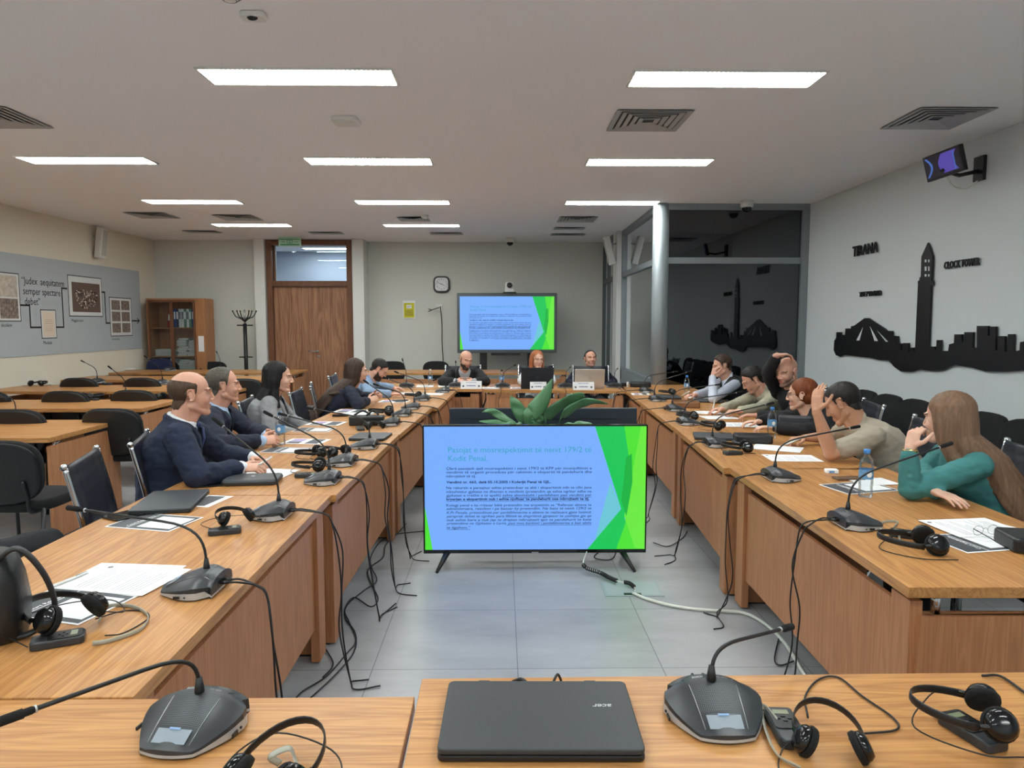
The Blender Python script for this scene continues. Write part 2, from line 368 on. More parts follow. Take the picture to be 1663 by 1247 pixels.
# ceiling lights ------------------------------------------------------------
def ceiling_light(label, loc):
    t = empty('ceiling_light', loc, 0, label, 'ceiling light', 'recessed ceiling light panels')
    m = MB(); w, d = .6, .15
    for (a, b) in (((-w, -d), (w, -d+.014)), ((-w, d-.014), (w, d)), ((-w, -d+.014), (-w+.014, d-.014)), ((w-.014, -d+.014), (w, d-.014))): m.box((a[0], a[1], -.012), (b[0], b[1], 0))
    m.build('light_frame', M['white'], t)
    MB().box((-w+.014, -d+.014, -.006), (w-.014, d-.014, -.001)).build('diffuser', M['led'], t)
    return t
rows = [(-2.45, 'behind the camera'), (-.13, 'above the camera'), (2.2, 'over the near tables'), (4.57, 'in the nearest visible row'), (6.87, 'in the second row'), (9.15, 'in the third row'), (11.28, 'in the farthest row')]
colsx = [(-3.92, 'left'), (-1.26, 'middle'), (1.41, 'right')]
first = None
for y, rn in rows:
    for x, cn in colsx:
        if y > 11 and x > 1: continue
        lb = 'bright rectangular ceiling light %s, %s column' % (rn, cn)
        if first is None: first = ceiling_light(lb, (x, y, HC))
        else: dup(first, (x, y, HC), None, lb)
MBc = MB()
for (x, y, r_) in ((-4.6, 15.2, .6), (-2.9, 15.6, 0), (-3.9, 16.2, 0)):
    dup(first, (x, y, 3.25), r_, 'ceiling light of the corridor behind the fanlight, %s' % {-4.6: 'the slanting one', -2.9: 'right one', -3.9: 'far one'}[x], 'corridor lights')
# air vents ------------------------------------------------------------------
def vent(label, loc, w=.56, d=.56, rz=0):
    t = empty('ceiling_vent', loc, rz, label, 'air vent', 'ceiling air vents')
    g = MB(); n = 5
    MB().box((-w/2+.03, -d/2+.03, -.002), (w/2-.03, d/2-.03, -.001)).build('backing', M['black'], t)
    for i in range(n):
        k = 1-i/n*.9; a, b = w/2*k, d/2*k; k2 = k-(.125 if i else .14); a2, b2 = w/2*k2, d/2*k2; z0 = -.010
        o = [(-a, -b, z0), (a, -b, z0), (a, b, z0), (-a, b, z0)]; q = [(-a2, -b2, z0+.004), (a2, -b2, z0+.004), (a2, b2, z0+.004), (-a2, b2, z0+.004)]
        g.add(o+q, [(0, 1, 5, 4), (1, 2, 6, 5), (2, 3, 7, 6), (3, 0, 4, 7)])
        g.add([(x, y, z+.004) for x, y, z in o+q], [(4, 5, 1, 0), (5, 6, 2, 1), (6, 7, 3, 2), (7, 4, 0, 3)])
    g.build('louvre', M['vent'], t)
    return t
M['vent'] = mat('grey vent metal', srgb(178, 178, 180), .5, .2)
vent('large square grey air vent right of the nearest ceiling light row', (1.12, 5.5, HC))
vent('square air vent next to the hanging monitor', (3.28, 5.41, HC))
vent('square air vent at the left edge of the ceiling', (-3.82, 5.49, HC))
vent('square air vent over the left table rows, near the left wall', (-5.0, 10.3, HC))
vent('light square air vent above the door side, behind the third light row', (-3.85, 10.5, HC))
vent('small square air vent near the middle light of the farthest row', (-1.3, 10.6, HC), .45, .45)
vent('square air vent in place of the right light of the farthest row', (1.12, 10.6, HC))
vent('dark slot air vent behind the bookcase-side ceiling', (-5.05, 12.1, HC), .56, .3)
vent('dark slot air vent just before the door', (-3.0, 12.25, HC), .56, .3)
vent('slot air vent above the wall clock', (-.95, 12.3, HC), .56, .3)
vent('dark slot air vent behind the right square vent', (1.1, 11.6, HC), .5, .3)
vent('slot air vent close to the far wall on the right', (1.15, 12.4, HC), .6, .25)
# detectors, domes -----------------------------------------------------------
t = empty('smoke_detector', (-1.26, 3.42, HC), 0, 'round ribbed smoke detector cut by the top edge of the photo', 'smoke detector')
MB().lathe([(.062, 0), (.062, -.02), (.05, -.035), (.03, -.05), (.0005, -.055)][::-1]).build('housing', M['white'], t)
g = MB()
for r_ in (.028, .038, .048, .057): g.lathe([(r_, -.052+(r_-.028)*.8), (r_+.004, -.052+(r_-.028)*.8)], n=24, close=False)
g.build('slots', M['black'], t)
t = empty('motion_sensor', (-1.24, 3.68, HC), 0, 'white motion sensor with dark lens beside the smoke detector', 'sensor')
MB().prism(rrect(.13, .09, .03), -.028, 0).build('housing', M['white'], t, bevel=.008)
MB().ell((0, -.02, -.026), ((.028, 0, 0), (0, .02, 0), (0, 0, .016))).build('lens', M['blackgloss'], t)
t = empty('access_point', (-1.18, 5.5, HC), 0, 'white rounded square wireless access point on the ceiling', 'ceiling box')
MB().prism(rrect(.2, .2, .04), -.035, 0).build('housing', M['white'], t, bevel=.012, seg=3)
MB().prism(rrect(.15, .15, .03), -.037, -.034).build('cover_plate', M['white'], t, bevel=.002)
for nm, p, lb in (('dome_camera', (.15, 12.9, HC), 'white dome camera with black lens near the far wall'), ('dome_camera', (3.1, 9.0, HC), 'small white dome camera in front of the glass booth')):
    t = empty(nm, p, 0, lb, 'dome camera')
    MB().lathe([(.08, 0), (.08, -.06), (.07, -.085)][::-1]).build('housing', M['white'], t)
    MB().ell((0, 0, -.09), ((.06, 0, 0), (0, .06, 0), (0, 0, .055))).build('dome', M['blackgloss'], t)
t = empty('smoke_detector', (-1.1, 10.25, HC), 0, 'small white smoke detector above the middle light of the farthest row', 'smoke detector')
MB().lathe([(.05, 0), (.05, -.025), (.03, -.05), (.001, -.052)][::-1]).build('housing', M['white'], t)
# exit sign
t = empty('exit_sign', (-3.79, 12.8, HC), 0, 'green glass exit sign hanging before the door fanlight', 'exit sign')
MB().box((-.2, -.004, -.17), (.2, .004, -.01)).build('panel', mat('pale green sign acrylic', srgb(170, 214, 182), .3), t)
g = MB(); g.box((-.18, -.007, -.05), (.18, -.0045, -.04)); g.box((-.17, -.007, -.155), (.17, -.0045, -.13)); g.box((-.05, -.007, -.12), (.05, -.0045, -.112)); g.box((-.05, -.007, -.12), (-.042, -.0045, -.06)); g.box((.042, -.007, -.12), (.05, -.0045, -.06)); g.box((-.05, -.007, -.066), (.05, -.0045, -.058))
g.tube([(.0, -.006, -.07), (.0, -.006, -.095), (-.02, -.006, -.115)], .004); g.tube([(.0, -.006, -.095), (.02, -.006, -.115)], .004)
g.box((-.15, -.007, -.1), (-.08, -.0045, -.09)); g.box((.08, -.007, -.1), (.15, -.0045, -.09))
g.build('pictogram', mat('exit green', srgb(40, 140, 80), .4), t)
# wall clock
t = empty('wall_clock', (-1.15, 13.6, 2.3), 0, 'black rounded square wall clock with white dial', 'clock')
mx = frame((0, -.02, 0), (1, 0, 0), (0, 0, 1))
MB().prism(rrect(.31, .31, .09), -.02, .03, mx=mx).build('case', M['black'], t, bevel=.01)
MB().prism(rrect(.25, .25, .065), .0305, .032, mx=mx).build('dial', M['paper'], t)
g = MB(); mz = frame((0, -.0535, 0), (1, 0, 0), (0, 0, 1))
for k in range(12):
    a = R(90-30*(k+1)); x, y = .095*math.cos(a), .095*math.sin(a)
    text_add(g, str(k+1), mz @ Matrix.Translation((x-(.006 if k < 9 else .012), y-.012, 0)), .038)
g.build('numerals', M['ink'], t)
g = MB(); 
for a, l, w in ((R(157), .1, .004), (R(-24), .065, .006)):
    g.add([mz @ V((math.cos(a)*q-math.sin(a)*s_, math.sin(a)*q+math.cos(a)*s_, .002)) for q, s_ in ((-.015, -w), (l, -w*.5), (l, w*.5), (-.015, w))], [(0, 1, 2, 3)])
g.build('hands', M['ink'], t)
# yellow notice
t = empty('notice', (-1.78, 13.6, 1.82), 0, 'yellow paper notice in a plastic sleeve taped to the far wall', 'notice')
MB().box((-.12, -.004, -.17), (.12, -.001, .17)).build('sleeve', M['paper'], t)
MB().box((-.1, -.006, -.155), (.1, -.0045, .125)).build('sheet', mat('yellow paper', srgb(212, 204, 20), .7), t)
g = MB(); g.box((-.05, -.008, .02), (.05, -.0065, .09), 0)
for i in range(6): g.box((-.08, -.008, -.02-.02*i), (.08, -.0065, -.014-.02*i), 1)
g.tube([(-.03, -.009, .04), (-.005, -.009, .07), (.0, -.009, .045), (.03, -.009, .068)], .004, 1)
g.build('print', [M['paper'], M['leaflet']], t)
# wall bracket + cable
t = empty('wall_socket', (-1.2, 13.6, 1.86), 0, 'white wall plate with a small metal arm and a black cable hanging down', 'wall socket')
MB().box((-.06, -.02, -.06), (.06, 0, .06)).build('plate', M['white'], t, bevel=.005)
MB().tube([(0, -.02, 0), (-.05, -.1, -.02), (-.13, -.12, -.05), (-.2, -.12, -.03)], .008).tube([(-.13, -.12, -.05), (-.2, -.12, -.08)], .008).build('arm', M['black'], t)
MB().tube(crom([(.02, -.02, .02), (.05, -.03, -.3), (.05, -.03, -.7), (.075, -.03, -1.2), (.07, -.03, -1.84)]), .008).build('cable', M['cable'], t)

# tall left mural -------------------------------------------------------------
MX = XL+.012
t = empty('wall_mural', (0, 0, 0), 0, 'long grey printed history mural with photos and a quotation on the left wall', 'mural')
MB().box((XL, 7.0, 1.11), (MX, 12.75, 2.48)).build('panel', M['mural'], t)
def wx(y, z, e=.002): return V((MX+e, y, z))
def mrect(g, y0, z0, y1, z1, mi=0, e=.002):
    g.add([wx(y0, z0, e), wx(y1, z0, e), wx(y1, z1, e), wx(y0, z1, e)], [(0, 1, 2, 3)], mi)
sepia = mat('sepia photograph', srgb(128, 114, 104), .6, var=.7, vscale=26); sepia2 = mat('pale sepia photograph', srgb(190, 180, 168), .6, var=.3, vscale=18)
def mphoto(y0, z0, y1, z1, inner, label):
    g = MB(); mrect(g, y0, z0, y1, z1, 1, .002); mrect(g, y0+.012, z0+.012, y1-.012, z1-.012, 0, .003)
    for q in inner: mrect(g, *q[:4], q[4], .004)
    o = g.build('photo_print', [mat('mount paper', srgb(212, 214, 214), .7), M['ink'], sepia, sepia2, mat('document print', srgb(222, 206, 186), .7), M['print']], t); tag(o, label)
mphoto(8.3, 1.58, 9.59, 2.22, [(8.35, 1.9, 9.54, 2.18, 3), (9.2, 1.62, 9.54, 1.88, 2), (8.5, 1.62, 9.16, 1.88, 2)], 'pale crowd photographs')
mphoto(9.99, 1.34, 10.33, 1.75, [(10.03, 1.37, 10.29, 1.72, 4)]+[(10.07, 1.6-.025*i, 10.25, 1.603-.025*i, 5) for i in range(7)], 'framed beige document')
mphoto(10.65, 1.66, 11.54, 2.28, [(10.74, 1.73, 11.48, 2.18, 6)], 'brown group photograph')
mphoto(11.74, 1.34, 12.43, 1.99, [(11.8+.3*i, 1.4+.19*j, 12.06+.3*i, 1.56+.19*j, 2) for i in (0, 1) for j in (0, 1, 2)], 'six small photographs')
for o in kids(t):
    if o.get('label') == 'brown group photograph':
        o.data.materials.append(mat('brown photo ground', srgb(104, 84, 74), .6))
g = MB()
random.seed(3)
for k in range(150):
    a = random.uniform(0, 2*PI); q = random.random()**.5; y = 11.11+.3*q*math.cos(a); z = 1.96+.15*q*math.sin(a)+.03*math.cos(a*2)
    g.ell((MX+.006, y, z), ((.002, 0, 0), (0, .017, 0), (0, 0, .013)), k % 3, 6, 4)
tag(g.build('crowd_print', [mat('pale faces', srgb(202, 190, 178), .7), mat('dark robes', srgb(50, 42, 38), .7), sepia], t), 'massed people of the brown group photograph')
g = MB()
def seg(y0, z0, y1, z1, w=.024): mrect(g, min(y0, y1)-w/2, min(z0, z1)-w/2, max(y0, y1)+w/2, max(z0, z1)+w/2, 0, .003)
seg(9.6, 1.8, 9.77, 1.8); seg(9.77, 1.5, 9.77, 1.8); seg(9.77, 1.5, 9.98, 1.5); seg(10.34, 1.5, 10.5, 1.5); seg(10.5, 1.5, 10.5, 2.07); seg(10.5, 2.07, 10.62, 2.07)
seg(11.55, 2.06, 11.62, 2.06); seg(11.62, 1.56, 11.62, 2.06); seg(11.62, 1.56, 11.73, 1.56); seg(12.44, 1.6, 12.66, 1.6)
g.add([wx(12.6, 1.66, .003), wx(12.7, 1.6, .003), wx(12.6, 1.54, .003), wx(12.6, 1.56, .003), wx(12.67, 1.6, .003), wx(12.6, 1.64, .003)], [(0, 5, 4, 1), (1, 4, 3, 2)])
g.build('timeline', M['ink'], t)
def mtxt(s_, y, z, h, w): g = MB(); text_add(g, s_, frame(wx(y, z, .003), (0, 1, 0), (0, 0, 1)), h, width=w); g.build('lettering', M['ink'], t)
mtxt('“Judex  aequitatem', 9.64, 2.09, .14, .92); mtxt('semper spectare', 9.66, 1.95, .14, .8); mtxt('debet”', 9.68, 1.81, .14, .32)
mtxt('skolëm', 9.2, 1.51, .07, .2); mtxt('Medalje', 10.02, 1.26, .07, .19); mtxt('Magjistratët', 10.7, 1.58, .06, .3); mtxt('Ceremonia', 11.76, 1.28, .05, .24)
# speaker on the left wall and one on the booth column
def wall_speaker(label, loc, rz, tilt):
    t = empty('wall_speaker', loc, rz, label, 'loudspeaker')
    mx = Matrix.Translation((.12, 0, 0)) @ Matrix.Rotation(tilt, 4, 'Y')
    MB().prism(rrect(.11, .16, .02), -.24, .24, mx=mx).build('cabinet', M['white'], t, bevel=.008)
    MB().box((.056, -.065, -.2), (.058, .065, .2), mx=mx).build('grille', mat('grille cloth', srgb(196, 194, 186), .8, bump=.3, bscale=300), t)
    MB().tube([(0, 0, .12), (.08, 0, .1)], .012).tube([(0, 0, -.16), (.1, 0, -.14)], .012).build('bracket', M['steel'], t)
    return t
wall_speaker('beige column loudspeaker tilted off the left wall above the mural', (XL, 11.4, 2.83), 0, R(8))
wall_speaker('white column loudspeaker tilted off the pillar beside the glass booth', (GX-.12, 12.0, 2.78), R(180), R(14))

# right wall skyline ----------------------------------------------------------
t = empty('skyline_silhouette', (0, 0, 0), 0, 'black acrylic city skyline cut-out with a tall clock tower on the right wall', 'wall decoration')
def onw(pts): return [(atx(x, y, 3.99).y, atx(x, y, 3.99).z) for x, y in pts]
def wallprism(g, pts, hole=False, th=.018, mi=0):
    q = onw(pts); mx = frame((XR, 0, 0), (0, 1, 0), (0, 0, 1)); # local x->Y, y->Z, z->+X
    g.prism(q, -th-.012, -.012, mi, mx)
def cr(pts, s, ox, oy): return [(ox+x/s, oy+y/s) for x, y in pts]
sk = cr([(163, 1000), (172, 990), (172, 962), (193, 962), (193, 972), (212, 975), (214, 945), (240, 945), (240, 935), (255, 932), (303, 897), (320, 897), (394, 945), (405, 955), (430, 957), (430, 978), (455, 980), (458, 1010), (470, 1016), (470, 1045), (478, 1045), (478, 1012), (506, 1012), (506, 1052), (515, 1052), (515, 1033), (530, 1033), (530, 1052), (536, 1052),
         (550, 740), (549, 728), (557, 722), (557, 712), (563, 706), (566, 614), (595, 550), (617, 614), (613, 706), (611, 722), (618, 728), (617, 745), (609, 748),
         (598, 1028), (628, 1028), (630, 1048), (634, 1048), (636, 998), (656, 998), (655, 1048), (690, 1048), (694, 1018), (716, 1012), (718, 972), (752, 972), (752, 1008), (764, 1008), (764, 962), (804, 962), (802, 1033), (822, 1033), (822, 933), (875, 933), (874, 978), (882, 978), (882, 936), (910, 936), (909, 1045), (918, 1045), (918, 980), (952, 980), (951, 1052), (964, 1052), (966, 971), (992, 971), (990, 1052), (1020, 1045), (1022, 1008), (1060, 1000), (1100, 1000), (1100, 1120),
         (1029, 1136), (950, 1142), (860, 1142), (800, 1125), (720, 1112), (690, 1122), (660, 1138), (610, 1140), (555, 1132), (520, 1143), (470, 1142), (440, 1122), (415, 1092), (370, 1090), (330, 1080), (240, 1070), (208, 1066), (190, 1075), (170, 1068), (160, 1045)], 2.835, 1300, 200)
g = MB(); wallprism(g, sk)
g.build('cutout', M['blacksil'], t, fix=True)
g = MB()
for a in ([(296, 940), (266, 1000), (280, 1000)], [(328, 935), (350, 1003), (366, 1003)], [(362, 955), (402, 1006), (413, 1006)]):
    wallprism(g, cr(a, 2.835, 1300, 200), th=.0195)
for y0, y1 in ((628, 640), (660, 680), (695, 706)): wallprism(g, cr([(582, y0), (590, y0), (590, y1), (582, y1)], 2.835, 1300, 200), th=.0195); wallprism(g, cr([(598, y0), (604, y0), (604, y1), (598, y1)], 2.835, 1300, 200), th=.0195)
tag(g.build('cutout_openings', M['wall'], t, fix=True), 'wall-coloured openings of the pyramid and the tower')
for s_, p0, p1, hgt, lb in (('TIRANA', (8.01, 2.306), (7.47, 2.3), .115, 'black raised letters reading TIRANA'), ('CLOCK TOWER', (6.33, 2.04), (5.86, 2.04), .066, 'small black raised letters reading CLOCK TOWER'), ('THE PYRAMID', (7.82, 1.848), (7.36, 1.848), .055, 'small black raised letters reading THE PYRAMID')):
    g = MB(); text_add(g, s_, frame((XR-.02, p0[0], p0[1]), (0, -1, 0), (0, 0, 1)), .1, width=p0[0]-p1[0], height=hgt, depth=.006, bold=.0022, spacing=1.0)
    o = g.build('wall_lettering', M['blacksil']); tag(o, lb, 'lettering')
# hanging monitor
c = V((3.62, 5.84, 2.86)); t = empty('wall_monitor', (XR, 5.93, 2.84), 0, 'small tilted black monitor on a wall arm under the ceiling', 'monitor')
A_, B_, D_ = aty(1496, 258, 6.05), aty(1555, 235, 5.7), aty(1508, 296, 6.02)
ux = (B_-A_); uy = (D_-A_); mid = A_+ux*.5+uy*.5-V((XR, 5.93, 2.84))
wM, hM = ux.length, uy.length
mx = frame(mid, ux, -uy)
MB().box((-wM/2, -hM/2, -.045), (wM/2, hM/2, 0), mx=mx).build('housing', M['black'], t, bevel=.004)
g = MB(); g.box((-wM/2+.012, -hM/2+.02, .0), (wM/2-.012, hM/2-.012, .001), 0, mx)
def blob(g, x0, x1, xc, mi):
    pts = [(x0+xc*math.sin(PI*i/8), -hM/2+.03+(hM-.05)*i/8) for i in range(9)]+[(x1+xc*math.sin(PI*(8-i)/8), -hM/2+.03+(hM-.05)*(8-i)/8) for i in range(9)]
    g.prism(pts, .0012, .0018, mi, mx)
blob(g, -wM*.46, -wM*.40, .05, 1); blob(g, 0, wM*.4, -.04, 2)
g.box((wM*.3, -hM/2+.03, .0019), (wM*.33, hM/2-.03, .0022), 1, mx)
g.build('screen', [em('dark screen', srgb(30, 20, 40), .6), em('blue streaks', srgb(70, 110, 190), .8), em('violet screen', srgb(84, 70, 170), .8)], t, fix=True)
MB().tube([mid-V((0, 0, .05)), (-.2, -.02, -.06), (-.02, 0, -.02)], .016).box((-.03, -.06, -.1), (0, .06, .1)).build('arm', M['black'], t)
MB().tube(crom([mid+V((.02, 0, -.06)), (-.25, -.02, -.14), (-.12, .0, -.16), (-.03, 0, -.1)]), .005).build('cable', M['whitecable'], t)

# bookcase --------------------------------------------------------------------
t = empty('bookcase', (-5.84, 12.9, 0), 0, 'wooden glass-door cabinet full of binders and files in the far left corner', 'cabinet')
g = MB(); w = .47
g.box((-w-.03, -.2, 0), (-w, .2, 2.0)); g.box((.36, -.2, 0), (.385, .2, 2.0)); g.box((-w, -.2, 1.97), (.36, .2, 2.0)); g.box((-w, .18, 0), (.36, .2, 1.97)); g.box((-w, -.2, .08), (.36, .18, .1))
for z in (.95, 1.46): g.box((-w, -.17, z), (.36, .18, z+.022))
g.box((.385, -.2, 0), (.53, -.17, 2.0)); g.box((.385, .17, 0), (.53, .2, 2.0)); g.box((.50, -.17, 0), (.53, .17, 2.0)); g.box((.385, -.17, 1.97), (.50, .17, 2.0))
g.build('body', M['shelfwood'], t)
for s_ in (0, 1):
    d = MB(); x0 = -w+s_*.415
    for (a, b) in (((x0, .1), (x0+.03, 1.97)), ((x0+.385, .1), (x0+.415, 1.97)), ((x0+.03, .1), (x0+.385, .14)), ((x0+.03, 1.93), (x0+.385, 1.97))): d.box((a[0], -.222, a[1]), (b[0], -.203, b[1]))
    dd = d.build('door', M['walnut_f'], t); MB().box((x0+.03, -.216, .14), (x0+.385, -.212, 1.93)).build('pane', M['clear'], dd)
MB().box((.40, -.206, 1.05), (.50, -.2015, 1.33)).build('note', M['paper'], t)
bm_ = {'w': mat('white binder', srgb(206, 208, 204), .6), 'b': mat('blue binder', srgb(50, 76, 132), .5), 'g': mat('green binder', srgb(92, 132, 110), .5), 'r': mat('red folder', srgb(170, 60, 52), .5), 'n': mat('dark blue binder', srgb(34, 44, 76), .5), 'p': mat('stacked paper', srgb(196, 200, 194), .8, var=.12, vscale=60, stretch=(1, 1, 12))}
names = {'w': 'white', 'b': 'blue', 'g': 'green', 'r': 'red', 'n': 'dark blue'}
def binder(x, z, k, h=.31, wd=.055, y=12.86, ordn=''):
    g = MB(); g.box((-wd/2, -.13, 0), (wd/2, .13, h)); o = g.build('binder', bm_[k], None, (x, y, z), bevel=.004)
    if wd > .03:
        q = MB().box((-wd*.3, -.1315, h*.45), (wd*.3, -.1303, h*.85)); q.build('spine_label', M['paper'] if k != 'w' else M['print'], o)
    tag(o, ordn, 'binder', 'binders in the glass cabinet'); return o
xs = -5.84
for i, k in enumerate('bnwwgwgb'):
    binder(xs-.02+i*.046, 1.482, k, .33, .042, ordn='%s binder standing %s on the top cabinet shelf' % (names[k], ['first of the row at the left', 'second from the left', 'third from the left', 'fourth from the left', 'fifth from the left', 'sixth from the left', 'seventh from the left', 'last at the right'][i]))
o = binder(xs-.14, 1.482, 'r', .28, .05, ordn='red folder on the top cabinet shelf, left half'); o.rotation_euler.y = .12
for i, k in enumerate('wbnw'): binder(xs-.3+i*.068, .1+.0, k, .31, .062, ordn='unused')
for o in [o for o in bpy.data.objects if o.get('label') == 'unused']: o.location.z = .62; 
MB_ = MB().box((-w, -.17, .6), (.36, .18, .618)); MB_.build('shelf', M['shelfwood'], t)
for i, o in enumerate([o for o in bpy.data.objects if o.get('label') == 'unused']): o['label'] = '%s binder on the lowest visible cabinet shelf, %s' % (names['wbnw'[i]], ['leftmost', 'second', 'third', 'rightmost'][i])
def papers(name, label, x, z, wd, n, h):
    g = MB(); 
    for i in range(n):
        a = random.uniform(-.015, .015); g.box((-wd/2+a, -.12+a, i*h/n), (wd/2+a, .12+a, (i+.8)*h/n))
    o = g.build(name, bm_['p'], None, (x, 12.86, z)); tag(o, label, 'files', 'piles of files in the glass cabinet')
papers('file_pile', 'tall pile of white files, middle shelf of the cabinet, right side', xs+.1, .975, .17, 9, .32)
papers('file_pile', 'low pile of white files, middle shelf, far right', xs+.27, .975, .15, 8, .28)
papers('file_pile', 'pile of files, lowest shelf of the cabinet, right of the binders', xs+.1, .62, .17, 9, .29)
papers('file_pile', 'pile of files, lowest shelf of the cabinet, far right', xs+.27, .62, .15, 9, .27)
papers('file_pile', 'loose sheets, middle shelf of the cabinet, left side', xs-.24, .975, .3, 5, .12)
# coat stand ------------------------------------------------------------------
t = empty('coat_stand', (-4.62, 12.75, 0), 0, 'black coat stand with curved chrome hooks by the white column', 'coat stand')
MB().tube([(0, 0, .03), (0, 0, 1.55)], .034, n=14).build('pole', M['black'], t)
g = MB().tube([(0, 0, 1.55), (0, 0, 1.8)], .016)
g.build('top_post', M['steel'], t)
for k in range(6):
    a = k*PI/3+.2; c_, s_ = math.cos(a), math.sin(a)
    MB().tube(crom([(0, 0, 1.58), (c_*.07, s_*.07, 1.64), (c_*.15, s_*.15, 1.68), (c_*.2, s_*.2, 1.77)]), .009).ell((c_*.2, s_*.2, 1.775), ((.014, 0, 0), (0, .014, 0), (0, 0, .014))).build('hook', M['black'], t)
MB().tube([(-.14, 0, 1.52), (.14, 0, 1.52)], .012).tube([(0, -.14, 1.52), (0, .14, 1.52)], .012).build('crossbar', M['black'], t)
MB().tube([(-.12, 0, .95), (.12, 0, .95)], .012).tube([(0, -.12, .95), (0, .12, .95)], .012).build('crossbar', M['black'], t)
MB().lathe([(.2, 0), (.2, .02), (.05, .04)]).build('base', M['black'], t)

# far interactive display -----------------------------------------------------
def slide(t, W_, H_, mx, s=1.0, detail=True):
    """presentation slide on a screen W_ x H_, mx = screen-centred frame"""
    E = [em('slide blue %g' % s, srgb(118, 172, 255), s), em('slide green %g' % s, srgb(0, 196, 84), s), em('slide lime %g' % s, srgb(74, 224, 48), s), em('slide pale teal %g' % s, srgb(104, 196, 214), s), em('slide deep green %g' % s, srgb(0, 176, 60), s), em('slide teal text %g' % s, srgb(44, 158, 190), s), em('slide ink %g' % s, srgb(24, 58, 110), s), em('slide yellow green %g' % s, srgb(104, 232, 60), s)]
    g = MB(); P = lambda u, v: (-W_/2+u*W_, H_/2-v*H_)
    def poly(pts, mi, z): g.add([mx @ V((*P(*p), z)) for p in pts], [list(range(len(pts)))[::-1]], mi)
    poly([(0, 0), (1, 0), (1, 1), (0, 1)], 0, .001)
    poly([(.84, .45), (.893, .665), (.79, 0.92), (.775, .9)], 3, .0012)
    poly([(.768, 0), (.9, 0), (.94, .45), (.905, .75)], 1, .0014)
    poly([(.9, 0), (1, 0), (1, 1), (.862, 1), (.905, .8), (.94, .45)], 2, .0016)
    poly([(.975, 0), (1, 0), (1, 1), (.955, .99), (.905, .73)], 7, .0018)
    poly([(.935, .22), (.94, .45), (.915, .73), (.89, .6), (.91, .25)], 4, .002)
    poly([(.893, .665), (.912, .78), (.87, 1), (.738, 1)], 1, .0022)
    poly([(0, .645), (.034, 1), (0, 1)], 2, .0012)
    g.build('slide_graphics', E, t)
    g = MB(); L0 = .098; R0 = .755
    def line(txt, v, h, u0=L0, u1=R0, mi=1, **k):
        w_ = (u1-u0)*W_ if u1 else None
        p = P(u0, v); text_add(g, txt, mx @ Matrix.Translation((p[0], p[1], .003)), h*H_, width=w_, mi=mi, **k)
    line('Pasojat e mosrespektimit të nenit 179/2 të', .207, .064, .108, .752, 0); line('Kodit Penal.', .275, .064, .108, .284, 0)
    rows_ = [('Çfarë pasojash sjell mosrespektimi i nenit 179/2 të KPP për mosnjoftimin e', .346, 1, 0, 0), ('vendimit të organit procedues për caktimin e ekspertit të pandehurit dhe', .376, 1, 0, 0), ('mbrojtësit të tij.', .408, .232, 0, 0),
             ('Vendimi nr. 663, datë 05.10.2005 i Kolegjit Penal të GJL.', .456, .57, 1, 0),
             (' Ne rekursin e paraqitur eshte pretenduar se akti i ekspertimit mbi te cilin jane', .502, 1, 0, 0), ('mbeshtetur gjykatat ne dhenien e vendimit (pretendim qe eshte ngritur edhe ne', .534, 1, 0, 0), ('gjykaten e rrethit e te apelit) eshte absolutisht i pavlefshem pasi vendimi per', .564, 1, 0, .35), ('kryerjen e ekspertimit nuk i eshte njoftuar te pandehurit ose mbrojtesit te tij.', .594, .745, 1, L0),
             ('Kolegji penal e ka rrëzuar këtë pretendim me arsyetimin se “Referuar akteve te', .644, 1, 0, 0), ('administruara, rezulton i pa bazuar ky pretendim. Ne baze të nenit 129/2 te', .672, 1, 2, 0), ('K.Pr.Penale, pretendimet per pavlefshmerine e akteve te realizuara gjate hetimit', .704, 1, 2, 0), ('paraprak duhet te ngrihen para fillimit te shqyrtimit gjyqesor te çeshtjes gje qe', .734, 1, 2, 0),
             ('nuk eshte bere e nuk jep te drejten mbrojtesit apo te pandehurit te kete', .764, 1, 2, 0), ('pretendime ne Gjykaten e Larte, pasi mos kerkimi i pavlefshmerise e ben aktin', .792, 1, 2, .37), ('te ligjshem.”', .826, .206, 2, L0)]
    for tx, v, u1, st, ul in rows_:
        line(tx, v, .029, L0, R0 if u1 == 1 else u1, 1, bold=.0006*W_ if st == 1 else .0003, shear=.25 if st == 2 else 0)
        if ul:
            a, b = P(ul, v+.006), P(R0 if u1 == 1 else u1, v+.009); g.add([mx @ V((x, y, .003)) for x, y in ((a[0], b[1]), (b[0], b[1]), (b[0], a[1]), (a[0], a[1]))], [(0, 1, 2, 3)], 1)
    for v in (.346, .456, .502, .644):
        a = P(.07, v); g.add([mx @ V((a[0], a[1]+d_, .003)) for d_ in (0, .02*H_)]+[mx @ V((a[0]+.008*W_, a[1]+.01*H_, .003))], [(0, 2, 1)], 2)
    g.build('slide_text', [E[5], E[6], E[3]], t)
t = empty('presentation_display', (.095, 12.75, 0), 0, 'large wall-side display on a black stand showing the slide behind the head table', 'display')
mx = frame((0, -.04, 1.56), (1, 0, 0), (0, 0, 1))
W_, H_ = 1.70, .955
MB().box((-.9, -.03, 1.02), (.9, .05, 2.1)).build('housing', M['alu_d'], t, bevel=.006)
slide(t, W_, H_, mx, 1.0)
MB().box((-.29, -.06, .98), (.24, 0, 1.02)).build('sound_bar', M['black'], t)
for x in (-.43, .43): MB().box((x-.065, .05, .03), (x+.065, .11, 1.6)).build('stand_post', M['black'], t)
MB().box((-.6, -.25, 0), (.6, .35, .04)).build('stand_base', M['black'], t)
t = empty('conference_camera', (.14, 12.74, 2.1), 0, 'white conference camera with round black lens on top of the far display', 'camera')
MB().box((-.12, -.08, 0), (.12, .1, .015)).build('mount', M['black'], t)
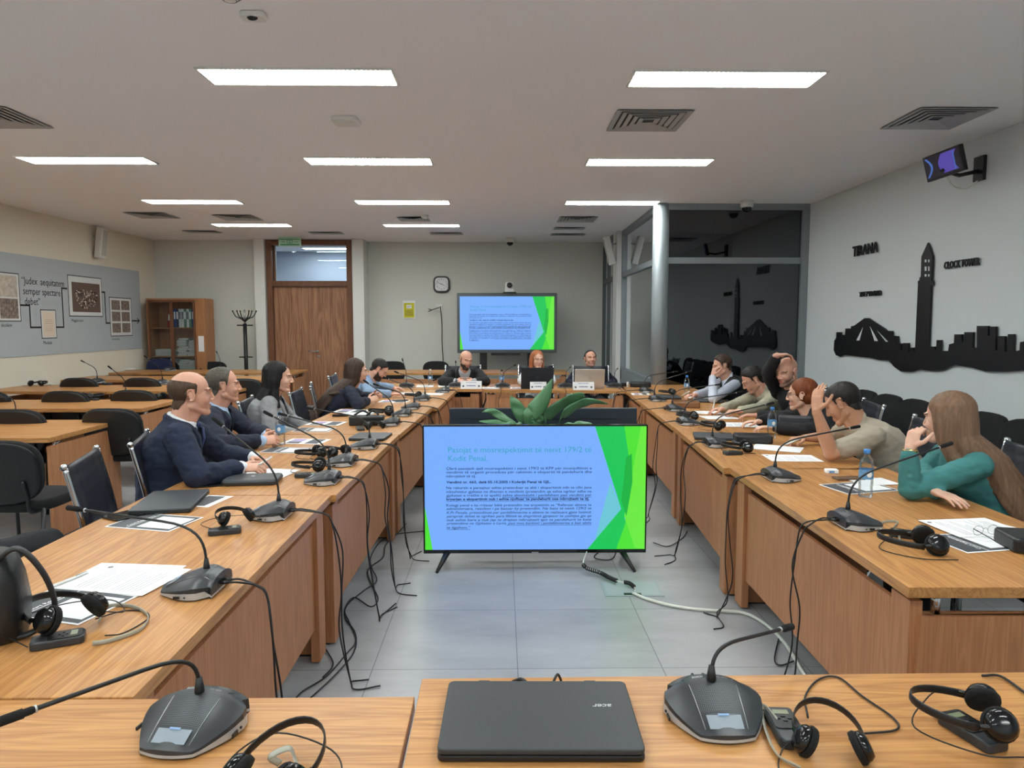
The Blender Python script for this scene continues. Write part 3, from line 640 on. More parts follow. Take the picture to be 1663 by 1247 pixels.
g = MB().prism([(-.085, .015), (.085, .015), (.075, .17), (.055, .2), (-.055, .2), (-.075, .17)], -.06, .06, mx=frame((0, 0, 0), (1, 0, 0), (0, 0, 1))); g.build('body', M['white'], t, bevel=.01)
MB().lathe([(.05, 0), (.05, .03), (.035, .035), (.02, .025)], mx=frame((0, -.06, .135), (1, 0, 0), (0, 0, 1))).build('lens', M['blackgloss'], t)

# ================================================================= FURNITURE
def table(label, p0, p1, w, side, group, wood_ax=None, panel=True, gap=.04, leg_in=.04, topm=None, ends=(1, 1), nm='conference_table'):
    """p0-p1 = front edge of the top (the side with the modesty panel); w = depth towards side*normal"""
    p0 = V((p0[0], p0[1], 0)); p1 = V((p1[0], p1[1], 0)); d = (p1-p0); L = d.length; a = math.atan2(d.y, d.x)
    t = empty(nm, p0, a, label, 'table', group)
    def B(g, x0, y0, z0, x1, y1, z1): y0 *= side; y1 *= side; g.box((x0, min(y0, y1), z0), (x1, max(y0, y1), z1)); return g
    B(MB(), 0, 0, .715, L, w, .75).build('tabletop', M['top_x'], t, bevel=.002)
    if panel: B(MB(), .12, .05, .16, L-.12, .07, .645).build('modesty_panel', M['pan_z'], t, bevel=.0015)
    for e, (x0, x1) in enumerate(((leg_in, leg_in+.035), (L-leg_in-.035, L-leg_in))):
        g = MB(); B(g, x0, .07, 0.008, x1, w-.12, .645); xx = (x0, x0+.11) if e == 0 else (x1-.11, x1)
        B(g, xx[0], .03, .008, xx[1], .0695, .69); g.build('leg_panel', M['pan_z'], t, bevel=.0015)
        for y in (.12, w-.2): MB().lathe([(.014, .645), (.014, .715)], mx=Matrix.Translation(((x0+x1)/2, y*side, 0)), n=12).build('standoff', M['chrome'], t)
        B(MB(), x0, .06, 0, x1, w-.13, .008).build('foot_strip', M['black'], t)
    return t
G = 'conference tables of the square'
table('near left oak table section, below the two near left microphones', (-.80, 1.47), (-.805, 3.262), .86, 1, G)
table('left oak table section in front of the bald man in the navy suit', (-.782, 3.266), (-.749, 5.07), .86, 1, G)
table('left oak table section with the closed grey laptop and the black box', (-.744, 5.075), (-.672, 6.7), .86, 1, G)
table('farthest left oak table section, before the bearded man in light blue', (-.612, 6.705), (-.545, 8.56), .86, 1, G)
table('oak table section at the far left corner, before the bearded man in black', (-.24, 8.6), (-2.05, 8.66), .8, -1, G)
table('oak head table with the two open laptops', (1.5, 8.36), (-.23, 8.52), .8, -1, G)
table('near right oak table section under the woman in teal', (1.247, 2.075), (1.276, 3.85), .87, -1, G)
table('right oak table section in front of the man in the beige shirt', (1.24, 3.856), (1.34, 5.42), .87, -1, G)
table('right oak table section in front of the man in the khaki jacket', (1.338, 5.43), (1.42, 7.2), .87, -1, G)
table('farthest right oak table section, before the man in the dark vest', (1.42, 7.205), (1.53, 9.25), .9, -1, G)
table('near oak table left half, at the bottom of the photo', (-.19, 1.463), (-2.0, 1.46), .8, 1, G)
table('near oak table right half with the closed laptop', (1.62, 1.553), (-.183, 1.54), .8, 1, G)
# end panel that faces the camera on the near right table
t_ = empty('table_end_panel', (1.3, 2.07, 0), 0, 'brown oak end panel of the near right table facing the camera', 'panel')
MB().box((0, .03, .02), (.8, .05, .645)).build('board', M['pan_z'], t_)
G = 'oak tables of the audience rows on the left'
M['top_l'] = M['top_x']
rowsY = [(4.95, .95, 'nearest the camera'), (6.68, .8, 'second from the camera'), (8.4, .85, 'third from the camera'), (10.1, .8, 'fourth from the camera'), (11.55, .8, 'farthest')]
for y, w, lb in rowsY:
    xr = {4.95: -3.2, 6.68: -3.42, 8.4: -3.2, 10.1: -3.28, 11.55: -3.4}[y]
    xl = xr-1.5
    k = 0
    while xl > -6.45:
        table('audience row table, row %s, %s' % (lb, ['right-hand unit', 'left-hand unit'][k]), (xr-1.52*k, y+w), (xr-1.52*(k+1)+.01, y+w), w, 1, G, nm='desk')
        k += 1; xl -= 1.5
        if k == 2: break
t_ = None
for y, w, x in ((4.95, .95, -3.235), (6.68, .8, -3.455), (8.4, .85, -3.235), (10.1, .8, -3.315)):
    e = empty('desk_end_panel', (x, y, 0), 0, 'oak end panel of the audience desk, row %s' % {4.95: 'nearest the camera', 6.68: 'second from the camera', 8.4: 'third from the camera', 10.1: 'fourth from the camera'}[y], 'panel')
    MB().box((0, .03, .01), (.025, w-.02, .685)).build('board', M['pan_z'], e)
    for yy in (.1, w-.12): MB().lathe([(.012, .645), (.012, .715)], mx=Matrix.Translation((.012, yy, 0)), n=10).build('standoff', M['chrome'], e)
table('long oak table against the far wall, behind the bearded man in black', (-.62, 11.45), (-2.3, 11.45), .8, -1, 'oak tables by the far wall', nm='desk')
table('long oak table against the far wall, under the far display', (1.1, 11.45), (-.6, 11.45), .8, -1, 'oak tables by the far wall', nm='desk')

# chairs ------------------------------------------------------------------------
def pad_mesh(w, h, t, mx, bend=0, pw=3.2, taper=0):
    """soft superellipse cushion, local xy plane, thickness z"""
    g = MB(); n = 28; secs = []
    for (k, z) in ((.86, -t/2), (.96, -t*.4), (1, -t*.12), (1, t*.12), (.96, t*.4), (.86, t/2)):
        secs.append((k, z))
    vs = []
    for k, z in secs:
        for j in range(n):
            a = 2*PI*j/n; x = math.copysign(abs(math.cos(a))**(2/pw), math.cos(a)); y = math.copysign(abs(math.sin(a))**(2/pw), math.sin(a))
            X = x*(w/2-(1-k)*.12)*(1+taper*y); Y = y*(h/2-(1-k)*.12)
            vs.append(mx @ V((X, Y, z+bend*(X/(w/2))**2)))
    N = len(secs); c0 = len(vs); vs.append(mx @ V((0, 0, -t/2-.0))); vs.append(mx @ V((0, 0, t/2+.003)))
    fs = [(i*n+j, i*n+(j+1) % n, (i+1)*n+(j+1) % n, (i+1)*n+j) for i in range(N-1) for j in range(n)]
    fs += [((j+1) % n, j, c0) for j in range(n)] + [((N-1)*n+j, (N-1)*n+(j+1) % n, c0+1) for j in range(n)]
    return g.add(vs, fs, 0, True)
def visitor_chair(label, loc, rz, group):
    t = empty('conference_chair', loc, rz, label, 'chair', group)   # faces +y
    pad_mesh(.48, .46, .07, Matrix.Translation((0, 0, .45))).build('seat', M['fabric'], t)
    mb = frame((0, -.245, .67), (1, 0, 0), (0, -.18, 1))
    pad_mesh(.48, .40, .05, mb, -.04, 3, .04).build('backrest', M['fabric'], t)
    pad_mesh(.47, .39, .012, mb @ Matrix.Translation((0, 0, .034)), -.04, 3, .04).build('back_shell', M['black'], t)
    for sx in (-1, 1):
        MB().tube([(sx*.22, -.2, .44), (sx*.24, -.27, .0)], .012).build('leg', M['black'], t)
        MB().tube([(sx*.22, .2, .44), (sx*.24, .24, .0)], .012).build('leg', M['black'], t)
        MB().tube(crom([(sx*.16, -.05, .41), (sx*.16, -.22, .42), (sx*.16, -.25, .52), (sx*.15, -.27, .62)]), .011).build('back_bracket', M['black'], t)
    return t
vc = visitor_chair('black fabric chair, back to the camera, at the left edge before the nearest audience desk', (-3.0, 4.42, 0), 0, 'black chairs of the audience rows')
GA = 'black chairs of the audience rows'
for (x, y, lb) in ((-3.2, 6.0, 'before the second desk row, right one'), (-3.95, 5.95, 'before the second desk row, left one'), (-3.85, 7.6, 'before the third desk row, rightmost'), (-4.5, 7.5, 'before the third desk row, middle'), (-5.3, 7.5, 'before the third desk row, at the left edge'),
                   (-5.4, 9.25, 'before the fourth desk row, left one'), (-4.6, 9.25, 'before the fourth desk row, middle'), (-3.25, 9.1, 'before the fourth desk row, rightmost')):
    dup(vc, (x, y, 0), 0, 'black fabric chair, back to the camera, '+lb, GA)
for (x, y, lb) in ((-6.05, 12.5, 'black chair with a dark blue jacket before the cabinet, left one'), (-5.2, 12.5, 'black chair before the cabinet, right one'), (-2.0, 12.6, 'black chair behind the far table, left one'), (-1.2, 12.6, 'black chair behind the far table, nearest the display stand')):
    dup(vc, (x, y, 0), PI, lb, 'black chairs by the far wall')
MB_ = pad_mesh(.44, .34, .09, frame((-6.1, 12.62, .76), (1, 0, 0), (0, .1, 1)), .03)
tag(MB_.build('jacket', mat('dark blue cloth', srgb(34, 42, 78), .9, bump=.4, bscale=30)), 'dark blue jacket hung over the chair before the cabinet', 'jacket')
for i, y in enumerate((4.42, 4.92, 5.36, 5.84, 6.3, 6.75, 7.2)):
    dup(vc, (3.52, y, 0), PI/2, 'black fabric chair along the right wall, %s from the camera' % ['nearest', 'second', 'third', 'fourth', 'fifth', 'sixth', 'farthest'][i], 'black chairs along the right wall')

def office_chair(label, loc, rz, group, arms=True):
    t = empty('office_chair', loc, rz, label, 'chair', group)       # faces +y
    g = MB(); n = 26; w = .47
    prof = [(y, z) for (y, z) in [(p.x, p.y) for p in crom([V((.24, .455, 0)), V((.1, .46, 0)), V((-.08, .445, 0)), V((-.19, .47, 0)), V((-.235, .56, 0)), V((-.26, .72, 0)), V((-.29, .86, 0)), V((-.315, .965, 0))], 8)]]
    seat = MB(); back = MB()
    for nm, gg, a, b in (('seat', seat, 0, 25), ('back', back, 24, len(prof))):
        vs = []; q = prof[a:b]
        for i, (y, z) in enumerate(q):
            dy, dz = (prof[min(a+i+1, len(prof)-1)][0]-prof[max(a+i-1, 0)][0], prof[min(a+i+1, len(prof)-1)][1]-prof[max(a+i-1, 0)][1]); l = math.hypot(dy, dz) or 1; ny, nz = dz/l, -dy/l
            th = .016+.006*abs(math.sin(PI*(a+i)/4.0))
            sag = .012
            for sgn in (1, -1):
                for x in (-w/2, -w/4, 0, w/4, w/2):
                    sg = sag*(1-(2*x/w)**2); vs.append((x, y-ny*sg*.0-ny*th*sgn*.5, z-nz*th*sgn*.5-(sg if nm == 'seat' else 0)))
        m = 10; N = len(q); fs = []
        for i in range(N-1):
            for k in range(4):
                fs.append((i*m+k, i*m+k+1, (i+1)*m+k+1, (i+1)*m+k)); fs.append((i*m+5+k+1, i*m+5+k, (i+1)*m+5+k, (i+1)*m+5+k+1))
            fs.append((i*m+5, i*m, (i+1)*m, (i+1)*m+5)); fs.append((i*m+4, i*m+9, (i+1)*m+9, (i+1)*m+4))
        fs.append(tuple(range(5))+(9, 8, 7, 6, 5)); fs.append(tuple((N-1)*m+i for i in (4, 3, 2, 1, 0, 5, 6, 7, 8, 9)))
        gg.add(vs, fs, 0, True)
    seat.build('seat', M['leather2'], t, fix=True); back.build('backrest', M['leather2'], t, fix=True)
    for sx in (-1, 1):
        MB().tube([(sx*(w/2+.008), y, z) for y, z in prof[::2]], .012).lathe([(.0135, -.012), (.0135, .012)], mx=frame((sx*(w/2+.008), -.316, .967), (0, 0, 1), (0, 1, 0))).build('side_rail', M['chrome'], t)
        if arms: MB().tube(crom([(sx*.245, .16, .45), (sx*.275, .19, .56), (sx*.275, .12, .655), (sx*.275, -.05, .665), (sx*.27, -.2, .63), (sx*.25, -.25, .6)]), .011).build('armrest', M['chrome'], t)
    g = MB().tube([(0, 0, .07), (0, 0, .43)], .025); g.build('column', M['chrome'], t)
    g = MB()
    for k in range(5):
        a = 2*PI*k/5; g.tube([(0, 0, .1), (.28*math.cos(a), .28*math.sin(a), .06)], [.022, .014]); g.lathe([(.024, -.012), (.024, .012)], mx=frame((.28*math.cos(a), .28*math.sin(a), .024), (0, 0, 1), (math.cos(a), math.sin(a), 0)))
    g.build('base', M['chrome'], t)
    return t
GO = 'ribbed black leather chairs around the square'
oc = office_chair('empty ribbed black leather chair with chrome rails beside the man in the navy suit', (-1.56, 3.19, 0), R(-90+16), GO)
for (x, y, a, lb) in ((-1.5, 6.2, -86, 'empty black leather chair with chrome rail between the woman in grey and the long-haired woman'),
                      (2.34, 2.70, 88, 'empty dark grey ribbed chair beside the woman in teal at the right edge')):
    dup(oc, (x, y, 0), R(a), lb, GO)

# ---------------------------------------------------------------- displays in the middle
t = empty('television', (.212, 4.42, 0), 0, 'large flat television on two splayed feet showing the slide, standing on the floor', 'television')
TW, TH = 1.43, .83; z0 = .085
MB().box((-TW/2, -.02, z0), (TW/2, .035, z0+TH)).build('housing', M['blackgloss'], t, bevel=.004)
MB().box((-.45, .035, z0+.08), (.45, .08, z0+.5)).build('rear_cover', M['black'], t, bevel=.01)
slide(t, TW-.022, TH-.034, frame((0, -.0215, z0+TH/2+.009), (1, 0, 0), (0, 0, 1)), 1.0)
for sx in (-1, 1):
    g = MB(); g.prism([(-.022, 0), (.022, 0), (.012, .17), (-.012, .17)], -.01, .01, mx=frame((sx*(.592), -.02, z0+.02), (1, 0, 0), (sx*.45, -.8, -.62)) @ Matrix.Identity(4))
    g = MB(); g.tube([(sx*.56, .0, z0+.01), (sx*.62, -.145, .006)], [.022, .010], flat=((1, 0, 0), 1.0)); g.tube([(sx*.56, .0, z0+.01), (sx*.60, .15, .006)], [.022, .010])
    g.build('foot', M['black'], t)
MB().box((-.022, -.0215, z0+.004), (.022, -.0203, z0+.009)).build('badge', M['silver'], t)
t = empty('television', (.33, 5.55, 0), 0, 'black back of a second display facing the head table, behind the plant', 'television')
MB().box((-.745, -.02, .12), (.745, .02, .885)).build('housing', mat('dark blue grey back shell', srgb(40, 50, 60), .38), t, bevel=.006)
MB().box((-.62, -.024, .8), (.62, -.0205, .804)).box((-.5, -.05, .2), (.5, -.02, .6)).build('rear_cover', M['black'], t)
MB().box((-.745, .021, .14), (.745, .024, .87)).build('screen', M['blackgloss'], t)
for sx in (-1, 1): MB().tube([(sx*.5, 0, .13), (sx*.55, -.14, .006)], .012).tube([(sx*.5, 0, .13), (sx*.55, .14, .006)], .012).build('foot', M['black'], t)
# plant
t = empty('potted_plant', (.26, 5.05, 0), 0, 'potted plant with long broad drooping green leaves behind the television', 'plant')
MB().lathe([(.13, 0), (.17, .26), (.18, .3), (.165, .3), (.155, .27)]).build('pot', mat('dark plant pot', srgb(62, 56, 52), .6), t)
MB().lathe([(.155, .265), (.001, .275)], close=False).build('soil', mat('soil', srgb(48, 36, 28), 1, bump=.5), t)
def leafmat():
    m = mat('leaf green', srgb(92, 140, 92), .38); nt = m.node_tree; b = nt.nodes['Principled BSDF']; L = nt.links.new
    at = nt.nodes.new('ShaderNodeUVMap'); at.uv_map = 'UVMap'
    wv = nt.nodes.new('ShaderNodeTexWave'); wv.bands_direction = 'X'; wv.inputs['Scale'].default_value = 3.2; wv.inputs['Distortion'].default_value = 1.5; L(at.outputs[0], wv.inputs[0])
    cr = nt.nodes.new('ShaderNodeMix'); cr.data_type = 'RGBA'; cr.inputs[6].default_value = srgb(70, 118, 80); cr.inputs[7].default_value = srgb(92, 140, 98); L(wv.outputs[1], cr.inputs[0]); L(cr.outputs[2], b.inputs['Base Color'])
    u = nt.nodes.new('ShaderNodeBump'); u.inputs['Strength'].default_value = .12; u.inputs['Distance'].default_value = .003; L(wv.outputs[1], u.inputs['Height']); L(u.outputs[0], b.inputs['Normal'])
    return m
M['leaf'] = leafmat()
def leaf(pts, wid, side, fold=.25):
    """stem and blade along pts (world); side = width direction"""
    base = V((.26, 5.05, 0)); P = crom([V(p)-base for p in pts], 7); N = len(P); vs = []; uv = []
    for i, p in enumerate(P):
        u = i/(N-1); s_ = (P[min(i+1, N-1)]-P[max(i-1, 0)]).normalized(); sd = (V(side)-s_*V(side).dot(s_)).normalized(); nm = s_.cross(sd)
        k = 0 if u < .22 else math.sin(PI*((u-.22)/.78)**.75)**.8
        w = max(wid*k, .0035)
        for j in range(7): q = j/3-1; vs.append(p+sd*(w*q)+nm*(-fold*w*(1-q*q)+.006*math.sin(u*22+q*2)*k)); uv.append((q*.5+.5, u))
    me = bpy.data.meshes.new('leaf'); fs = [(i*7+j, i*7+j+1, (i+1)*7+j+1, (i+1)*7+j) for i in range(N-1) for j in range(6)]
    me.from_pydata(vs, [], fs); ul = me.uv_layers.new(name='UVMap')
    for l in me.loops: ul.data[l.index].uv = uv[l.vertex_index]
    me.polygons.foreach_set('use_smooth', [True]*len(fs)); me.materials.append(M['leaf'])
    o = bpy.data.objects.new('leaf', me); col.objects.link(o); o.parent = t; s = o.modifiers.new('thick', 'SOLIDIFY'); s.thickness = .002
B0 = (.26, 5.05, .28)
def LP(Yd, *px): return [B0]+[tuple(aty(x, y, Yd+i*.0)) for i, (x, y) in enumerate(px)]
leaf(LP(4.95, (858, 690), (868, 668), (884, 645), (897, 615)), .062, (.8, -.1, -.5))
leaf(LP(5.0, (858, 692), (848, 675), (836, 655), (829, 643)), .05, (.8, .2, .4))
leaf(LP(4.9, (850, 697), (836, 692), (812, 675), (795, 667), (783, 669)), .03, (.3, .3, .8))
leaf(LP(5.0, (885, 695), (890, 675), (915, 655), (945, 643), (948, 645)), .058, (.3, .6, -.7), .2)
leaf(LP(4.95, (872, 695), (872, 685), (876, 676), (880, 668)), .05, (.9, .2, .1))
leaf(LP(5.0, (905, 695), (918, 672), (940, 657), (962, 652), (988, 656)), .042, (-.1, .5, -.85), .2)
leaf(LP(4.85, (840, 700), (820, 692), (800, 686), (778, 684)), .03, (.2, .5, .8))
leaf(LP(5.2, (912, 700), (935, 690), (955, 688), (975, 700)), .04, (0, .9, .3))

# floor box and cables
t = empty('floor_box', (.76, 4.0, 0), 0, 'flush metal floor box with cable outlet in the grey floor', 'floor box')
MB().box((-.17, -.115, 0), (.17, .115, .004)).build('lid', mat('floor box steel', srgb(150, 164, 168), .4, .25), t)
MB().box((-.155, -.1, .0042), (.155, .1, .005)).build('lid_inlay', M['steel'] if 0 else mat('floor box inlay', srgb(158, 170, 172), .5), t)
MB().box((-.06, -.1, .0052), (.04, -.075, .007)).build('outlet', M['black'], t)
def floorpts(px, z=.008): return [atz(x, y, z) for x, y in px]
t = MB().tube(crom(floorpts([(1028, 963), (1050, 972), (1085, 982), (1130, 989), (1170, 992), (1210, 996), (1245, 1015), (1275, 1045), (1300, 1085), (1315, 1110)], .012)+[atz(1335, 1150, .012)]), .0085).build('power_cable', M['whitecable'])
tag(t, 'thick white cable curving from the floor box to the right', 'cable')
# spiral-wrapped cable
P = [V(aty(930, 903, 4.4)), atz(948, 918, .05), atz(975, 930, .03), atz(990, 938, .03), atz(1005, 944, .03), atz(1022, 947, .03), atz(1031, 955, .01), atz(1031, 962, .008)]
P[0] = V((.55, 4.42, .1)); C_ = crom(P, 10)
g = MB().tube(C_, .004, 1)
Lh = []
for i in range(len(C_)-1):
    if 8 < i < 38 or 44 < i < 58:
        for k in range(6):
            u = k/6; p = C_[i].lerp(C_[i+1], u); d = (C_[i+1]-C_[i]).normalized(); a = 2*PI*(i*1.0+u); q = d.orthogonal().normalized(); Lh.append((i, p+(q*math.cos(a)+d.cross(q)*math.sin(a))*.011))
for lo, hi in ((8, 38), (44, 58)):
    s_ = [p for i, p in Lh if lo < i < hi]; g.tube(s_, .0035, 0, 6)
tag(g.build('television_cable', [M['black'], M['whitecable']]), 'white cable wrapped in black spiral hose from the television to the floor box', 'cable')
t = MB().tube(crom([V((.66, 4.45, .1)), atz(965, 905, .02), atz(990, 909, .008), atz(1000, 898, .02), V((.75, 4.5, .12))]), .004).build('cable', M['cable']); tag(t, 'thin black cable looping below the television', 'cable')

for i, px in enumerate((((500, 1137), (545, 1095), (575, 1058), (577, 1028), (561, 1003), (564, 982), (592, 958), (612, 943), (604, 922), (602, 905), (617, 880), (640, 868), (690, 862)), ((478, 1137), (492, 1122), (530, 1098), (562, 1062), (578, 1040), (568, 1012), (560, 990), (575, 970), (602, 985), (614, 972), (604, 950), (598, 925), (622, 905), (626, 885), (640, 872), (660, 850)), ((524, 1100), (540, 1082), (536, 1065), (505, 1020)), ((1061, 881), (1085, 887), (1108, 874), (1116, 862)), ((1265, 1035), (1258, 1070), (1268, 1080), (1290, 1073)))):
    tag(MB().tube(crom(floorpts(px)), .0036, n=6).build('cable', M['cable']), 'thin black cable on the grey floor, %s' % ['long one left of the television', 'second long one left of the television', 'short one by the near left table', 'right of the television', 'short loop by the near right table'][i], 'cable')
# ================================================================= MICROPHONES
def grillemat():
    m = mat('perforated speaker grille', srgb(40, 42, 46), .45, .3); nt = m.node_tree; b = nt.nodes['Principled BSDF']; L = nt.links.new
    tc = nt.nodes.new('ShaderNodeTexCoord'); mp = nt.nodes.new('ShaderNodeMapping'); mp.inputs['Scale'].default_value = (270, 270, 1); L(tc.outputs['Object'], mp.inputs[0])
    fr = nt.nodes.new('ShaderNodeVectorMath'); fr.operation = 'FRACTION'; L(mp.outputs[0], fr.inputs[0])
    s = nt.nodes.new('ShaderNodeVectorMath'); s.operation = 'SUBTRACT'; s.inputs[1].default_value = (.5, .5, 0); L(fr.outputs[0], s.inputs[0])
    s2 = nt.nodes.new('ShaderNodeVectorMath'); s2.operation = 'MULTIPLY'; s2.inputs[1].default_value = (1, 1, 0); L(s.outputs[0], s2.inputs[0])
    l = nt.nodes.new('ShaderNodeVectorMath'); l.operation = 'LENGTH'; L(s2.outputs[0], l.inputs[0])
    r = nt.nodes.new('ShaderNodeMapRange'); r.inputs[1].default_value = .28; r.inputs[2].default_value = .36; L(l.outputs['Value'], r.inputs[0])
    cr = nt.nodes.new('ShaderNodeMix'); cr.data_type = 'RGBA'; cr.inputs[6].default_value = srgb(6, 6, 8); cr.inputs[7].default_value = srgb(74, 78, 84); L(r.outputs[0], cr.inputs[0]); L(cr.outputs[2], b.inputs['Base Color'])
    return m
M['grille'] = grillemat()
def wid(v):   # half width along the unit, v 0 = user edge, 1 = back
    return [.052, .066, .078, .088, .095, .099, .096, .080, .058][int(min(v, .9999)*8)]*(1-(v*8) % 1)+[.052, .066, .078, .088, .095, .099, .096, .080, .058][int(min(v, .9999)*8)+1]*((v*8) % 1)
def hgt(v, u): return (.020+.047*min(v/.72, 1)**.8-(.012*max(0, v-.72)/.28))*(1-.42*abs(u)**2.6)
mic_parts = {}
def mic_base_parts():
    nv, nu = 16, 16; g = MB(); vs = []
    for i in range(nv+1):
        v = i/nv; w = wid(v)
        for j in range(nu+1): u = j/nu*2-1; vs.append((u*w, -.08+.16*v-.010*(1-abs(u)**2)*(1 if v < .01 else 0), max(hgt(v, u), .016)))
    fs = [(i*(nu+1)+j, i*(nu+1)+j+1, (i+1)*(nu+1)+j+1, (i+1)*(nu+1)+j) for i in range(nv) for j in range(nu)]
    g.add(vs, fs, 0, True)
    ring = [j for j in range(nu+1)]+[(i+1)*(nu+1)+nu for i in range(nv)]+[nv*(nu+1)+j for j in range(nu-1, -1, -1)]+[(i)*(nu+1) for i in range(nv-1, 0, -1)]
    n = len(ring); top = [V(vs[k]) for k in ring]
    mid = [V((p.x*1.012, p.y*1.01, .011 if (p.y > .066 or p.y < -.06) else min(max(.011, p.z*.70), .024))) for p in top]; low = [V((p.x*1.02, p.y*1.01, .005)) for p in top]; bot = [V((p.x*.95, p.y*.95, 0)) for p in top]
    body = MB(); body.add(vs, fs, 0, True); body.add(top+mid, [(i, i+n, (i+1) % n+n, (i+1) % n) for i in range(n)], 0, False)
    rim = MB(); rim.add(mid+low, [(i, i+n, (i+1) % n+n, (i+1) % n) for i in range(n)], 0, True)
    sb = [V((p.x*1.017, p.y*1.012, .03)) for p in top]; 
    # silver flank panels with connector marks
    for sx in (-1, 1):
        rim.box((sx*.1-.0018, -.022, .010), (sx*.1+.0018, -.004, .017), 1); rim.box((sx*.1-.0016, .008, .011), (sx*.1+.0016, .012, .015), 1)
    und = MB(); und.add(low+bot, [(i, i+n, (i+1) % n+n, (i+1) % n) for i in range(n)]+[], 0); und.add(bot, [list(range(n))], 0)
    gr = MB(); vg = []
    for i in range(13):
        v = .24+.60*i/12
        for j in range(9):
            x = (j/8*2-1)*(.040+.012*v); u = x/wid(v); vg.append((x, -.08+.16*v, max(hgt(v, u), .016)+.0009))
    gr.add(vg, [(i*9+j, i*9+j+1, (i+1)*9+j+1, (i+1)*9+j) for i in range(12) for j in range(8)], 0, True)
    for sx in (-1, 1):
        gr.tube([(sx*(.041+.012*v), -.08+.16*v, max(hgt(v, (.041+.012*v)/wid(v)), .016)+.001) for v in (.05, .24, .44, .64, .84, .95)], .0009, 1, 5)
    bt = MB(); vb = []
    for v in (.03, .20):
        for x in (-.033, 0, .033): vb.append((x*(1+.2*v), -.08+.16*v, hgt(v, .3)+.0012))
    bt.add(vb, [(0, 1, 4, 3), (1, 2, 5, 4)]); 
    led = MB(); z = hgt(.19, .1)+.0026; led.add([(-.011, -.052, z), (.011, -.052, z), (.011, -.047, z+.001), (-.011, -.047, z+.001)], [(0, 1, 2, 3)])
    po = MB(); po.box((-.03, .074, .016), (.03, .0815, .036)); 
    for x in (-.012, .012): po.tube([(x, .08, .026), (x, .105, .026)], .006)
    tx = MB()
    mx = lambda x, v: frame((x, -.08+.16*v, hgt(v, x/wid(v))+.0014), (1, 0, -.12 if x > 0 else .12), (0, 1, .15))
    text_add(tx, '⊖ BOSCH'.replace('⊖ ', ''), mx(-.036, .80), .008, width=.022, bold=.0002); text_add(tx, 'CCS 1000 D', mx(.014, .80), .006, width=.024)
    return dict(base=(body, M['charcoal']), silver_rim=(rim, [M['silver'], M['black']]), underside=(und, M['black']), speaker_grille=(gr, [M['grille'], M['steel']]), talk_button=(bt, mat('grey button plastic', srgb(138, 148, 158), .55)), button_light=(led, em('pale led', srgb(150, 190, 235), .9)), connector_block=(po, M['black']), lettering=(tx, M['silver']))
for k, (g, m_) in mic_base_parts().items():
    me = g.mesh(k)
    for q in (m_ if isinstance(m_, list) else [m_]): me.materials.append(q)
    mic_parts[k] = me
GM = 'gooseneck desk microphones'
mics = []
def mic(label, base, az, tip, cables=2, curl=.13, floor_to=None, drop=None, z=.75):
    """az = direction (deg) in which the user sits; tip = world point of the capsule end"""
    base = V(base); t = empty('desk_microphone', base, R(az+90), label, 'microphone', GM)
    for k, me in mic_parts.items():
        o = bpy.data.objects.new(k, me); col.objects.link(o); o.parent = t
    rot = Matrix.Rotation(-R(az+90), 4, 'Z'); T = rot @ (V(tip)-base)
    f0 = V((0, .035, .062)); up_ = V((0, 0, 1)); C1 = f0+up_*curl*.55; C2 = f0+up_*curl; B = C2.lerp(T, .3)
    pts = bez(f0, C1, C2, B, 10); d = (T-B); L = d.length; d.normalize()
    MB().tube([f0-up_*.006, f0+up_*.012, f0+up_*.035], [.0105, .0095, .006], n=12).build('stem_socket', M['black'], t)
    MB().tube(pts+[B+d*(L*.5), T-d*.055], .0042).build('gooseneck', M['black'], t)
    MB().tube([T-d*.06, T-d*.055, T-d*.043, T-d*.042, T-d*.004, T], [.005, .0068, .0068, .0085, .0085, .005], n=12).build('microphone_head', M['foam'], t)
    MB().tube([T-d*.062, T-d*.059], .0066, n=12).build('collar_ring', M['silver'], t)
    mics.append((t, base, az))
    # cables run off the back of the unit, over the table edge and down
    if cables:
        rnd = random.Random(int(base.x*1000+base.y*77)); bd = V((-math.cos(R(az)), -math.sin(R(az)), 0)); sd = V((bd.y, -bd.x, 0))
        de = drop if drop else .16
        for k in range(cables):
            s0 = base+bd*.10+sd*(.012-.024*k)+V((0, 0, .026)); e = base+bd*(de)+sd*(rnd.uniform(-.03, .03)); e.z = z+.008
            q = [s0, s0+bd*.035, e, e+bd*.03+V((0, 0, -.035))]
            zz = z-.16; o_ = e+bd*.045
            while zz > .1: q.append(V((o_.x, o_.y, zz))+sd*rnd.uniform(-.04, .04)+bd*rnd.uniform(-.008, .03)); zz -= rnd.uniform(.14, .2)
            en = V(floor_to) if floor_to else (o_+bd*rnd.uniform(.1, .22)+sd*rnd.uniform(-.3, .1)); en.z = .006
            q += [V((o_.x, o_.y, .03))+bd*.05, V((o_.x, o_.y, .006)).lerp(en, .45)+sd*rnd.uniform(-.05, .05), en]
            for p in q[-3:]: p.z = max(p.z, .006)
            imx = t.matrix_basis.copy(); imx = (Matrix.Translation(base) @ Matrix.Rotation(R(az+90), 4, 'Z')).inverted()
            MB().tube([imx @ p for p in crom(q, 6)], .0034, n=6).build('cable', M['cable'], t)
    return t
def T_(x, y, z=.75): return atz(x, y, z)
